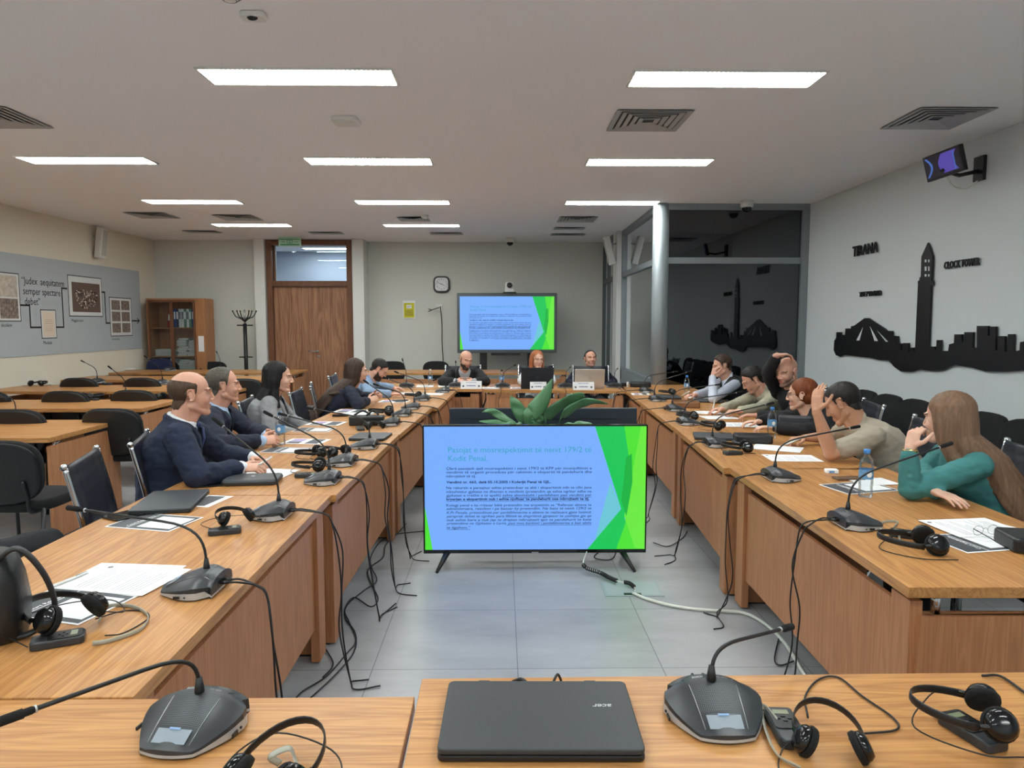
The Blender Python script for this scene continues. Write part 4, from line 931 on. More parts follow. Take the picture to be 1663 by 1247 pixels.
left = [((318, 957), (108, 824), 'on the near left table, nearest the camera'), ((440, 838), (345, 678), 'beside the black folder with the metal crest, left table'), ((524, 783), (428, 668), 'left table, in front of the man in the light blue shirt'),
        ((553, 754), (452, 671), 'left table, tip before the woman in grey'), ((592, 727), (496, 662), 'left table, just before the closed grey laptop'), ((632, 690), (590, 617), 'left table, beside the black box'),
        ((652, 675), (606, 623), 'left table, tip near the chin of the long-haired woman'), ((667, 664), (622, 612), 'left table, before the bearded man in light blue'), ((685, 650), (640, 603), 'left table, second from the far corner')]
for (b, tp, lb) in left:
    B_ = T_(*b); tipw = aty(tp[0], tp[1], B_.y+.05); edge = -.80+(.055/1.8)*max(0, B_.y-3.2)+.0*B_.y
    mic('gooseneck microphone '+lb, B_, 180 if B_.y > 2 else 183, tipw, drop=max(.13, (-.76+.035*max(0, B_.y-3.2))-B_.x+.012))
B_ = T_(719, 637); mic('gooseneck microphone on the inner far left corner, short bent neck', B_, 180, aty(703, 618, B_.y), drop=.16)
B_ = T_(661, 629); mic('gooseneck microphone with tall upright neck before the far left corner', B_, 90, aty(653, 582, B_.y+.12), cables=0)
for (b, tp, lb) in (((741, 628), (740, 586), 'before the bearded man in black'), ((816, 629), (838, 592), 'head table, reddish tip, left of the black laptop'), ((918, 629), (927, 596), 'head table, left of the silver laptop'), ((997, 629), (1003, 598), 'head table, right end')):
    B_ = T_(*b); mic('gooseneck microphone '+lb, B_, 90, aty(tp[0], tp[1], B_.y+.16), drop=max(.12, B_.y-8.42), cables=1)
for (b, tp, lb) in (((1051, 637), (1101, 603), 'right table, at the far inner corner'), ((1068, 651), (1123, 602), 'right table, beside the far closed laptop'), ((1098, 667), (1170, 624), 'right table, beside the brown box'), ((1118, 689), (1207, 636), 'right table, pointing at the man in khaki'), ((1165, 724), (1257, 654), 'right table, beside the black folder'), ((1269, 778), (1397, 692), 'right table, pointing at the man in beige'), ((1390, 853), (1547, 719), 'near right table, pointing at the woman in teal')):
    B_ = T_(*b); ex = 1.245+.03*max(0, B_.y-3.8)
    mic('gooseneck microphone '+lb, B_, 0, aty(tp[0], tp[1], B_.y+.05), drop=max(.12, B_.x-ex+.014))
B_ = T_(310, 1190); m1 = mic('large gooseneck microphone on the bottom left table, neck bent to the left', B_, 262, aty(-12, 1176, 1.08), cables=0, curl=.09)
B_ = T_(1162, 1168); m2 = mic('gooseneck microphone beside the closed laptop on the bottom table, neck bent right', B_, 270, aty(1287, 1017, 1.62), cables=2, curl=.075, drop=.13)
B_ = T_(1720, 1150); mic('gooseneck microphone at the right edge of the bottom table', B_, 270, B_+V((.25, -.1, .3)), cables=0) if 0 else None
for (b, tp, lb) in (((22, 684), (-20, 645), 'at the left edge of the nearest audience desk'), ((202, 645), (175, 594), 'audience desks, second row'), ((156, 622), (131, 585), 'audience desks, third row, left'), ((262, 624), (234, 577), 'audience desks, third row, right'), ((275, 602), (242, 583), 'audience desks, last row, before the cabinet'), ((357, 602), (351, 570), 'audience desks, last row, tip above the second man')):
    B_ = T_(*b); mic('gooseneck microphone '+lb, B_, 270, aty(tp[0], tp[1], B_.y-.1), cables=0)

# ================================================================= THINGS ON THE TABLES
def headset_parts():
    band = MB().tube([(.078*math.cos(R(a))*(1 if 1 else 1), .055+.115*math.sin(R(a)), .030+.012*math.sin(R(a))) for a in range(-10, 191, 12)], .0022, flat=((0, 0, 1), 4.5), n=8)
    cups = []
    for sx in (-1, 1):
        mx = Matrix.Translation((sx*.062, .005, .036)) @ Matrix.Rotation(sx*R(62), 4, 'Y')
        c = MB().lathe([(.012, .020), (.026, .018), (.033, .008), (.034, 0)][::-1], mx=mx, n=18); c.tube([(sx*.072, .01, .034), (sx*.077, .05, .032)], .006)
        f = MB().lathe([(.034, 0), (.038, -.006), (.036, -.016), (.022, -.018), (.001, -.012)][::-1], mx=mx, n=18)
        cups.append((c, f))
    return band, cups
HS = None
def headset(label, loc, rz, cable=None, s=1.0, tilt=0):
    global HS
    if HS is None:
        b, c = headset_parts(); HS = [('headband', b.mesh('headband'), M['black'])]
        for q, f in c: HS += [('ear_cup', q.mesh('ear_cup'), M['blackgloss']), ('ear_cushion', f.mesh('ear_cushion'), M['foam'])]
        for n_, me, m_ in HS: me.materials.append(m_)
    t = empty('headphones', loc, rz, label, 'headphones', 'black headphones for the interpretation', rx=tilt); t.scale = (s, s, s)
    for n_, me, m_ in HS:
        o = bpy.data.objects.new(n_, me); col.objects.link(o); o.parent = t
    rd = random.Random(int(loc[0]*997)); q = [V((.06, .0, .02)), V((.1, -.03, .006)), V((.13, .06, .005)), V((.06, .14, .005)), V((-.06, .16, .005)), V((-.13, .08, .005)), V((-.12, -.03, .006))] if cable is None else cable
    MB().tube(crom([V(p)+V((rd.uniform(-.015, .015), rd.uniform(-.015, .015), 0)) for p in q]), .0018, n=6).build('cord', M['cable'], t)
    return t
def receiver(label, loc, rz, lanyard=True, parent=None, rx=0):
    t = empty('audio_receiver', loc, rz, label, 'receiver', 'pocket receivers for the interpretation', rx=rx)
    MB().prism(rrect(.056, .118, .012), 0, .021).build('body', M['charcoal'], t, bevel=.004)
    MB().prism(rrect(.050, .075, .008, cy=.016), .0212, .023).build('faceplate', M['black'], t)
    MB().box((-.015, .028, .0232), (.015, .043, .0238)).build('display', M['lcd'], t)
    g = MB()
    for x, y in ((0, .02), (0, .004), (-.011, .012), (.011, .012)): g.prism(rrect(.009, .006, .002, cx=x, cy=y), .0232, .0248)
    g.build('button', M['black'], t)
    if lanyard:
        g = MB().tube(crom([(.0, .06, .01), (.05, .1, .004), (.12, .11, .004), (.17, .06, .004), (.13, .0, .004), (.05, .0, .004)]), .001, flat=((0, 0, 1), 4), n=6)
        for p in g.v: pass
        g.build('lanyard', M['lany'], t)
    return t
M['lany'] = mat('grey woven lanyard', srgb(166, 164, 150), .8)
def rec(px, py, a, lb, lan=True, z=.75, rx=0): return receiver(lb, T_(px, py, z), R(a), lan, rx=rx)
def hd(px, py, a, lb, z=.75, s=1.0, **k): return headset(lb, T_(px, py, z), R(a), s=s, **k)
rec(95, 1045, -65, 'black audio receiver with grey lanyard under the near left headphones', False)
hd(120, 1015, 60, 'black headphones lying on the receiver beside the leather bag', z=.773)
tag(MB().tube(crom([T_(160, 1010, .76), T_(175, 985, .756), T_(215, 985, .756), T_(240, 1000, .756), T_(228, 1022, .756), T_(180, 1040, .756), T_(150, 1045, .758)]), .0016, flat=((0, 0, 1), 4), n=6).build('lanyard', M['lany']), 'grey lanyard looped on the near left table', 'lanyard')
tag(MB().tube(crom([T_(155, 1005, .76), T_(200, 992, .753), T_(235, 993, .753), T_(240, 1005, .753), T_(200, 1028, .753), T_(170, 1032, .76)]), .0018).build('cord', M['cable']), 'thin black cord inside the lanyard loop, near left table', 'cord')
rec(365, 866, -70, 'black audio receiver before the second left microphone', False); hd(385, 850, 40, 'folded black headphones on the receiver by the second left microphone', z=.772, s=.8)
rec(498, 775, -100, 'flat black receiver left of the third left microphone', False); hd(520, 762, 100, 'black headphones beside the third left microphone', s=.9)
hd(520, 740, 120, 'black headphones by the fourth left microphone', s=.9); hd(552, 742, 60, 'black headphones between the fourth and fifth left microphones', s=1); rec(565, 745, 80, 'receiver under the cords before the fifth left microphone', False)
hd(610, 697, 30, 'black headphones leaning on the black box, left table', s=.9); rec(585, 698, 20, 'receiver before the black box, left table', False)
hd(633, 673, 100, 'black headphones beyond the black box', s=1.1); hd(680, 645, 90, 'black headphones before the far left microphone', s=.9)
hd(58, 627, 0, 'black headphones at the left end of the third audience desk row', s=1.1); hd(130, 625, 20, 'black headphones beside the microphone of the third audience desk row', s=1.1); rec(175, 625, 90, 'receiver on the third audience desk row', False)
hd(140, 649, -30, 'black headphones in the middle of the second audience desk row', s=1.1); rec(120, 652, 80, 'receiver with cord on the second audience desk row'); rec(152, 650, 70, 'dark receiver beside the headphones, second audience desk row', False)
hd(262, 648, 90, 'black headphones at the right end of the second audience desk row', s=1.0)
# right side
hd(1512, 892, 80, 'black headphones on the near right table before the papers', s=1.05); rec(1472, 872, 60, 'black receiver on the near right table', False)
tag(MB().tube(crom([T_(1462, 878, .756), T_(1455, 868, .754), T_(1425, 858, .754), T_(1435, 848, .754), T_(1458, 848, .754), T_(1450, 860, .754), T_(1462, 872, .756)]), .0016, flat=((0, 0, 1), 4), n=6).build('lanyard', M['lany']), 'grey lanyard of the receiver on the near right table', 'lanyard')
rec(1190, 738, 100, 'black receiver on the right table before the white sheets', False); hd(1213, 732, 80, 'black headphones beside the receiver, before the white sheets', s=.95)
hd(1170, 697, 60, 'black headphones lying on the closed laptop, right table', z=.776, s=.9)
hd(1128, 680, 80, 'tangled black headphones, right table, before the man in khaki', s=.9); rec(1110, 672, 90, 'receiver near the purple microphone, right table', False); hd(1092, 640, 90, 'black headphones on the far closed laptop', z=.775, s=.9)
rec(1150, 688, 70, 'receiver with lanyard before the white papers, right table')
# bottom right group
receiver('black receiver with four-way buttons beside the bottom headphones', T_(1276, 1190), R(-4), False)
headset('large black headphones in the bottom right, cups toward the camera', T_(1352, 1232), R(-14), cable=[(-.06, .0, .03), (-.11, -.01, .01), (-.12, -.07, .006), (-.05, -.1, .006)], s=.8, tilt=R(3))
tag(MB().tube(crom([T_(1312, 1165, .77), T_(1308, 1130, .756), T_(1330, 1103, .754), T_(1362, 1100, .754), T_(1400, 1130, .754), T_(1450, 1165, .754), T_(1455, 1185, .754), T_(1395, 1192, .756), T_(1380, 1200, .765)]), .0022).build('cord', M['cable']), 'thin black headphone cord looping on the bottom right table', 'cord')
tag(MB().tube(crom([T_(1262, 1170, .77), T_(1240, 1148, .765), T_(1242, 1180, .757), T_(1262, 1225, .757), T_(1300, 1247, .757)]), .0018, flat=((0, 0, 1), 4), n=6).build('lanyard', M['lany']), 'grey lanyard behind the bottom right receiver', 'lanyard')
receiver('black receiver under the headphones at the bottom right edge', T_(1578, 1195), R(15), False)
headset('black headphones with raised headband at the bottom right edge', T_(1612, 1178, .775), R(72), s=.85)
tag(MB().tube(crom([T_(1595, 1097, .756), T_(1625, 1098, .756), T_(1665, 1125, .756), T_(1700, 1150, .756)]), .003).build('cable', M['cable']), 'grey cables crossing the bottom right corner of the table', 'cable')
headset('black headphones cut by the bottom edge of the photo', T_(428, 1292), R(-16), s=.9, tilt=R(5))
tag(MB().tube(crom([T_(455, 1240, .76), T_(440, 1228, .775), T_(470, 1215, .78), T_(480, 1235, .76), T_(492, 1260, .756)]), .0018, flat=((0, 0, 1), 4), n=6).build('lanyard', M['lany']), 'grey lanyard with clip on the bottom left headphones', 'lanyard')

# laptops
def laptop(label, c, rz, w=.36, d=.245, m='black', th=.022, logo=None, cord=False):
    t = empty('laptop', c, rz, label, 'laptop')
    MB().prism(rrect(w, d, .012), .002, th*.55).build('base', M['black'], t, bevel=.003)
    MB().prism(rrect(w, d, .014), th*.58, th).build('lid', M[m], t, bevel=.003)
    for x in (-.3, .3): MB().box((w*x-.012, d/2-.004, th*.5), (w*x+.012, d/2+.001, th*.98)).build('hinge', M['black'], t)
    if logo: g = MB(); text_add(g, logo[0], Matrix.Translation((logo[1], logo[2], th+.0004)) @ Matrix.Rotation(PI, 4, 'Z'), .02, width=logo[3], bold=.0004, shear=.2); g.build('logo', M['silver'], t)
    if cord: MB().tube(crom([(-.01, d/2, .008), (-.04, d/2+.03, .012), (-.07, d/2+.05, -.06), (-.07, d/2+.06, -.4)]), .004).tube(crom([(.03, d/2, .008), (.05, d/2+.035, .02), (.06, d/2+.05, -.08), (.05, d/2+.06, -.5)]), .003).build('cable', M['cable'], t)
    return t
M['lapgrey'] = mat('dark grey laptop lid', srgb(66, 70, 76), .45, .15, bump=.02, bscale=900)
laptop('closed black laptop with the inverted acer logo on the bottom table', (.052, 1.385, .75), R(0), .378, .25, 'lapblack', .026, ('acer', .152, .02, .045), True) if False else None
M['lapblack'] = mat('black laptop lid', srgb(48, 52, 56), .5, 0, bump=.05, bscale=700)
pc = (T_(724, 1104, .776)+T_(1008, 1104, .776)+T_(1058, 1218, .776)+T_(714, 1220, .776))/4
laptop('closed black laptop with the inverted acer logo on the bottom table', (pc.x, pc.y, .75), R(-1), .385, .252, 'lapblack', .026, ('acer', .150, .03, .04), True)
def laptop_px(label, px, m='lapgrey', z=.77, th=.02, rz=None, **k):
    P = [T_(x, y, z) for x, y in px]; c = (P[0]+P[1]+P[2]+P[3])/4; a = (P[1]-P[0]+P[2]-P[3])/2
    w = a.length; d = ((P[3]-P[0]+P[2]-P[1])/2).length
    return laptop(label, (c.x, c.y, .75), math.atan2(a.y, a.x) if rz is None else rz, min(w, .38), min(d, .27), m, th, **k)
laptop_px('closed grey laptop on the left table before the fifth microphone', [(562, 717), (620, 717), (640, 698), (585, 697)])
laptop('closed dark laptop on sheets beside the man in the navy suit', T_(278, 818), R(100), .36, .25, 'lapgrey', .022)
laptop_px('closed dark laptop on the right table beside the black folder', [(1140, 712), (1188, 716), (1190, 700), (1118, 698)], rz=R(78))
laptop('closed dark laptop on the far right table under headphones', T_(1085, 646), R(84), .34, .24, 'lapgrey', .022)
tag(MB().prism(rrect(.19, .115, .012), .002, .009).build('tablet', M['blackgloss'], None, T_(213, 836), R(60), bevel=.002), 'black tablet lying beside the leaflet on the left table', 'tablet')
def open_laptop(label, cx, Y_, w, h, m, lean=R(12)):
    t = empty('laptop', (cx, Y_, .75), 0, label, 'laptop')
    MB().prism(rrect(w, .235, .01, cy=.125), .003, .018).build('base', M[m], t, bevel=.002)
    mx = Matrix.Translation((0, .008, .02)) @ Matrix.Rotation(lean, 4, 'X')
    mxx = frame((0, .01, .018), (1, 0, 0), (0, -math.sin(lean), math.cos(lean)))
    MB().prism(rrect(w, h, .01, cy=h/2), 0, .008, mx=mxx).build('lid', M[m], t, bevel=.002)
    MB().box((-w/2+.01, .01, -.0015), (w/2-.01, h-.01, -.0005), mx=mxx).build('screen', em('laptop screen '+label[:5], srgb(120, 160, 220), .4), t)
    g = MB(); g.lathe([(.011, .0084), (.014, .0084)], mx=mxx @ Matrix.Translation((0, h*.5, 0)), close=False); g.build('logo', M['print'], t)
    return t
M['lapdark'] = mat('matt black laptop', srgb(36, 38, 44), .5); M['lapsil'] = mat('champagne silver laptop', srgb(196, 184, 172), .35, .35)
open_laptop('open black laptop standing before the red-haired woman', .435, 8.6, .40, .255, 'lapdark')
open_laptop('open silver laptop standing before the man with the dark tie', 1.08, 8.62, .37, .235, 'lapsil')
# name cards
def namecard(label, x, Y_, w, lines, rz=0):
    t = empty('name_card', (x, Y_, .75), rz, label, 'name card', 'white name cards')
    mxx = frame((0, -.02, .002), (1, 0, 0), (0, .3, 1)); h = .10
    g = MB(); g.box((-w/2, 0, -.001), (w/2, h, 0), mx=mxx); g.box((-w/2, 0, -.001), (w/2, h, 0), mx=frame((0, .04, .002), (-1, 0, 0), (0, -.3, 1))); g.build('card', M['paper'], t)
    g = MB(); rd = random.Random(int(x*100))
    for yy, ww, hh in ((.078, .5, .006), (.034, .42, .012)):
        q = -w*ww/2
        while q < w*ww/2: e_ = q+rd.uniform(.006, .02); g.box((q, yy, .0005), (min(e_, w*ww/2), yy+hh, .001), 0, mxx); q = e_+.004
    g.build('print', mat('blue print', srgb(70, 80, 150), .7), t)
    g = MB()
    for sx in (-1, 1): g.lathe([(.012, .0012), (.001, .0013)], mx=mxx @ Matrix.Translation((sx*w*.37, .035, 0)), n=16, close=False)
    g.build('seal', M['leaflet'], t)
p = T_(765, 632); namecard('white name card before the bearded man in black', p.x, 8.64, .26, ('Gjykata', 'GJYQTARI'))
p = T_(874, 633); namecard('white name card before the open black laptop', p.x, 8.50, .20, ('REPUBLIKA', 'PANELI'))
p = T_(947, 633); namecard('white name card before the open silver laptop', p.x, 8.47, .26, ('REPUBLIKA', 'EKSPERTI'))

# bottles
def bottle(label, loc, s=1.0, cap='bluecap', lab='bluelabel'):
    t = empty('water_bottle', loc, 0, label, 'bottle', 'plastic water bottles'); t.scale = (s, s, s)
    pr = [(.026, .0), (.0305, .006), (.031, .03), (.029, .045), (.031, .06), (.0315, .075), (.0305, .08), (.0305, .13), (.0315, .135), (.031, .15), (.025, .175), (.0135, .19), (.0125, .203)]
    MB().lathe(pr, n=20, close=False).lathe([(.001, .001), (.026, .0)], n=20, close=False).build('bottle_body', M['bottle'], t)
    MB().lathe([(.0312, .085), (.0312, .128)], n=20, close=False).build('label_band', M[lab], t)
    MB().ell((0, -.0305, .107), ((.012, 0, 0), (0, .003, 0), (0, 0, .014))).build('label_badge', M['paper'], t)
    MB().lathe([(.0145, .198), (.0145, .216), (.013, .218)], n=16).build('cap', M[cap], t)
    return t
bottle('clear water bottle with blue cap on the left table beside clasped hands', T_(456, 722), 1.0)
bottle('clear water bottle with blue cap standing on the leaflet before the woman in teal', T_(1405, 806), 1.02)
bottle('clear water bottle with blue cap between the black folder and the man in beige', T_(1253, 711), 1.0)
bottle('clear water bottle with blue cap at the far right table', T_(1115, 640), .98)
bottle('clear water bottle on the far left table corner', T_(699, 626), .98, 'white')
bottle('clear water bottle with dark cap on the head table behind a microphone', T_(815, 627), .98, 'black')

# papers
def sheet(label, px, py, a, w=.21, h=.297, kind='doc', z=.7512, group=None):
    t = empty('leaflet' if kind == 'leaf' else 'paper_sheet', V((*T_(px, py).xy, z)), R(a), label, 'leaflet' if kind == 'leaf' else 'paper')
    if kind == 'leaf':
        MB().box((-w/2, -h/2, 0), (w/2, h/2, .0006)).build('sheet', M['paper'], t)
        MB().box((-w/2+.008, -h/2+.008, .0007), (w/2-.008, h/2-.008, .0009)).build('printed_field', M['leaflet'], t)
        MB().box((-w/2+.03, -h/2+.02, .001), (w/2-.03, h/2-.125, .0012)).build('blank_square', M['paper'], t)
        g = MB(); g.box((-w/2+.008, h/2-.098, .001), (w/2-.008, h/2-.095, .0012))
        text_add(g, 'Court Regulations', Matrix.Translation((0, h/2-.088, .0011)), .018, width=w*.72, align='CENTER', bold=.0003); g.build('lettering', M['paper'], t)
    else:
        MB().box((-w/2, -h/2, 0), (w/2, h/2, .0008)).build('sheet', M['paper'], t)
        g = MB(); rd = random.Random(px*7+py)
        if kind == 'doc':
            for i in range(16):
                if i in (3, 8): continue
                v = h/2-.05-.014*i; L = rd.uniform(.5, .8)*w; g.box((-w/2+.02, v, .0009), (-w/2+.02+L, v+.0018, .0011))
            g.lathe([(.009, .001), (.001, .0011)], mx=Matrix.Translation((w/2-.035, h/2-.025, 0)), n=14, close=False)
        elif kind == 'bro':
            g.box((-w/2+.015, -h/2+.03, .0009), (w/2-.015, -.02, .0011), 1); g.box((-w/2+.02, .02, .0009), (-.01, h/2-.03, .0011), 0); g.box((.0, .02, .0009), (w/2-.02, h/2-.03, .0011), 2)
        g.build('print', [M['print'], M['leaflet'], M['purple']], t)
    return t
sheet('dark leaflet with a white square, near left table beside the black bag', 110, 982, 74, kind='leaf')
sheet('white printed page in front of the nearest left microphone', 205, 941, 78, .23, .30, z=.753)
sheet('second white page just under the nearest printed page', 198, 937, 84, .23, .30, kind='blank', z=.7515)
sheet('dark leaflet with a white square, left table beside the closed dark laptop', 252, 848, 76, kind='leaf')
sheet('purple and white brochure under the dark closed laptop', 315, 813, 80, .2, .27, 'bro')
sheet('white printed page before the hands of the bald man in navy', 438, 768, 80, .2, .26)
sheet('dark leaflet before the second man, left table', 466, 731, 82, .2, .28, 'leaf'); sheet('brochure with purple square before the second man', 497, 717, 84, .21, .28, 'bro')
sheet('dark and white leaflet before the woman in grey', 510, 698, 86, .2, .28, 'leaf'); sheet('white brochure before the woman in grey', 530, 688, 82, .21, .28, 'bro', .753)
sheet('white papers before the long-haired woman, upper sheet', 572, 668, 80, .22, .3, 'bro', .754); sheet('white papers before the long-haired woman, lower sheet', 580, 672, 86, .21, .29, 'blank')
sheet('white leaflet under the hands of the long-haired woman', 640, 652, 84, .2, .3, 'bro'); sheet('white sheet before the bearded man in light blue, left one', 668, 639, 80, .21, .3, 'doc'); sheet('white sheet before the bearded man in light blue, right one', 698, 640, 84, .21, .3, 'blank')
sheet('white sheet beside the water bottle on the far left corner', 690, 627, 4, .21, .297, 'doc'); sheet('white sheet under the bearded man in black', 725, 627, 8, .21, .25, 'doc')
sheet('white sheets between the first name card and the head table microphone', 797, 630, 3, .21, .25, 'doc'); sheet('pale purple sheet left of the open black laptop', 838, 630, -3, .14, .2, 'bro')
sheet('pale sheet at the far inner corner of the right table', 1040, 640, 84, .2, .2, 'bro')
sheet('white sheets under the writing hand of the man in the vest', 1136, 646, 86, .21, .297, 'doc', .756)
sheet('white page under the writing hand of the man in khaki', 1155, 670, 84, .21, .297, 'doc'); sheet('white page right behind the tangled headphones', 1168, 678, 96, .21, .29, 'blank')
sheet('white sheets before the auburn-haired woman', 1205, 690, 80, .25, .32, 'doc')
sheet('white page under the writing hand of the man in beige', 1262, 728, 60, .21, .3, 'blank'); sheet('white page nearest the microphone before the man in beige', 1286, 744, 86, .21, .30, 'doc')
sheet('dark leaflet under the water bottle before the woman in teal', 1395, 792, 104, .21, .3, 'leaf'); sheet('white sheet beside the water bottle of the woman in teal', 1418, 783, 98, .15, .2, 'blank', .753)
sheet('white printed page under the eyeglasses on the near right table', 1580, 858, 96, .23, .30, 'doc', .755); sheet('second white page under the eyeglasses', 1600, 862, 110, .21, .29, 'doc', .753); sheet('dark leaflet under the white pages, near right table', 1590, 880, 100, .21, .3, 'leaf')
# black things
def soft(name, label, cat, loc, rz, w, d, h, m, grp=None):
    o = MB().prism(rrect(w, d, min(w, d)*.12), 0, h).build(name, m, None, loc, rz, bevel=min(h*.4, .012), seg=3); return tag(o, label, cat, grp)
t = empty('folio', T_(411, 783), R(96), 'grey-black zip portfolio with a metal crest beside the second left microphone', 'portfolio')
MB().prism(rrect(.175, .27, .025), 0, .03).build('case', M['lapgrey'], t, bevel=.012, seg=3); MB().prism(rrect(.178, .273, .025), .013, .017).build('zip', M['black'], t)
g = MB(); g.box((-.004, -.012, .0305), (.004, .012, .032)); g.box((-.014, -.002, .0305), (.014, .002, .032)); g.tube([(-.014, -.01, .031), (-.006, .01, .031)], .002); g.tube([(.014, -.01, .031), (.006, .01, .031)], .002); g.build('crest', M['silver'], t)
soft('phone', 'black phone beside the bald man\'s elbow on the left table', 'phone', T_(350, 788), R(20), .15, .075, .009, M['blackgloss'])
soft('storage_box', 'low black box on the left table beyond the closed grey laptop', 'box', T_(596, 690), R(4), .27, .12, .075, M['black'])
g = MB()
for a in ((-.1, 0, .08, .02, .03, .085), (.0, -.01, .09, .09, .02, .08)): g.tube(crom([(a[0], a[1], .078), ((a[0]+a[3])/2, .03, .11), (a[3], a[4], .082)]), .008)
tag(g.build('cable_bundle', M['black'], None, T_(596, 690)), 'bundle of black straps on the low black box', 'cable')
soft('phone', 'black phone under the long-haired woman\'s papers', 'phone', T_(553, 676)+V((0, 0, .006)), R(10), .14, .07, .009, M['blackgloss'])
soft('pouch', 'small open black pouch beyond the black box', 'pouch', T_(650, 651), R(20), .16, .08, .012, M['leather'])
soft('portfolio', 'thick black leather folder on the right table beside the closed laptop', 'portfolio', T_(1222, 718), R(82), .16, .24, .055, M['leather'])
soft('phone', 'phone in a case before the black folder, right table', 'phone', T_(1202, 720), R(86), .15, .08, .012, M['lapgrey'])
soft('handbag', 'shiny brown leather bag on the right table behind the purple microphone', 'bag', T_(1113, 661), R(80), .2, .26, .06, mat('glossy brown leather', srgb(140, 96, 62), .22))
soft('box', 'small dark brown box at the table edge before the brown bag', 'box', T_(1088, 665), R(84), .08, .12, .03, mat('dark brown box', srgb(74, 52, 38), .5))
soft('folder', 'grey folders under the elbow of the man in the vest', 'folder', T_(1150, 652), R(80), .24, .3, .022, M['lapgrey'])
soft('speakerphone', 'black conference hub at the far right end of the head table', 'device', T_(1040, 628), R(80), .2, .26, .06, M['black'])
soft('box', 'small black cube on the head table beside the right microphone', 'box', T_(1014, 627), R(0), .07, .07, .045, M['black'])
tag(MB().tube([(0, 0, 0), (0, 0, .07)], .012).build('marker', M['white'], None, T_(1019, 629)), 'small white bottle beside the black cube', 'bottle')
soft('phone', 'brown phone before the bearded man in light blue', 'phone', T_(665, 642), R(0), .15, .075, .01, mat('brown phone case', srgb(92, 62, 44), .5))
soft('tissue_pack', 'small white pack with a blue stripe on the right table', 'box', T_(1350, 768), R(-4), .065, .04, .022, M['paper'])
tag(MB().box((-.02, -.0206, .006), (.025, -.0202, .014)).build('stripe', M['bluecap'], None, T_(1350, 768)), 'blue stripe of the small white pack', 'mark')
soft('phone', 'brown phone behind the dark leaflet before the woman in teal', 'phone', T_(1378, 778), R(2), .15, .072, .01, mat('bronze phone', srgb(112, 84, 66), .35, .3))
soft('soft_case', 'black soft case at the right edge of the near right table', 'case', T_(1668, 890), R(80), .16, .16, .055, M['leather'])
soft('router_box', 'small white box with upright antennas on the last audience desk', 'router', T_(208, 601), 0, .22, .14, .03, M['white'])
for i in (0, 1, 2): tag(MB().tube([(0, 0, 0), ((i-1)*.01, 0, .2)], .008).build('antenna', M['white'], None, T_(202+i*3, 600)+V((0, 0, .03))), 'white router antenna, %s' % ['left', 'middle', 'right'][i], 'antenna')
# eyeglasses
t = empty('eyeglasses', T_(1600, 868, .757), R(190), 'thin metal eyeglasses lying on the white pages', 'eyeglasses')
g = MB()
for sx in (-1, 1): g.tube([(sx*.032+.022*math.cos(R(a)), 0, .018+.018*math.sin(R(a))) for a in range(0, 361, 24)], .001, n=6)
g.tube([(-.01, 0, .022), (0, -.002, .026), (.01, 0, .022)], .001); g.build('rims', M['steel'], t)
for sx in (-1, 1): MB().tube(crom([(sx*.054, 0, .026), (sx*.058, .07, .016), (sx*.056, .12, .004), (sx*.054, .145, .0)]), .0018, n=6).build('temple', M['black'], t)
# pens
def pen(label, a, b, m='white'):
    a = V(a); b = V(b); t = empty('pen', a, 0, label, 'pen', 'white pens'); d = b-a
    MB().tube([V((0, 0, 0)), d*.08, d*.085, d], [.0015, .0045, .005, .005], n=10).build('barrel', M[m], t); n = d.normalized()
    MB().tube([d*.7+V((0, 0, .006)), d*.98+V((0, 0, .006))], .0015, n=6).build('clip', M['silver'], t)
pen('white pen lying across the printed page, near left table', T_(78, 955, .757), T_(142, 930, .757))
pen('white pen before the portfolio on the left table', T_(444, 771, .757), T_(452, 778, .757))
# black bag bottom left
t = empty('handbag', V((-1.39, 1.74, .75)), R(20), 'black leather handbag with an arched handle at the left edge of the near table', 'bag')
g = MB(); g.loft([(V((0, 0, z)), V((a, 0, 0)), V((0, b, 0))) for z, a, b in ((0, .15, .075), (.01, .16, .08), (.08, .165, .085), (.16, .155, .075), (.215, .14, .06), (.225, .12, .05))], pw=4); g.build('bag_body', M['leather'], t)
MB().tube(crom([(.1, -.05, .2), (.16, -.05, .24), (.215, -.045, .16), (.23, -.04, .06), (.18, -.04, .015), (.12, -.05, .01)]), .007, flat=((0, 1, 0), 1.8)).build('handle', M['leather'], t)

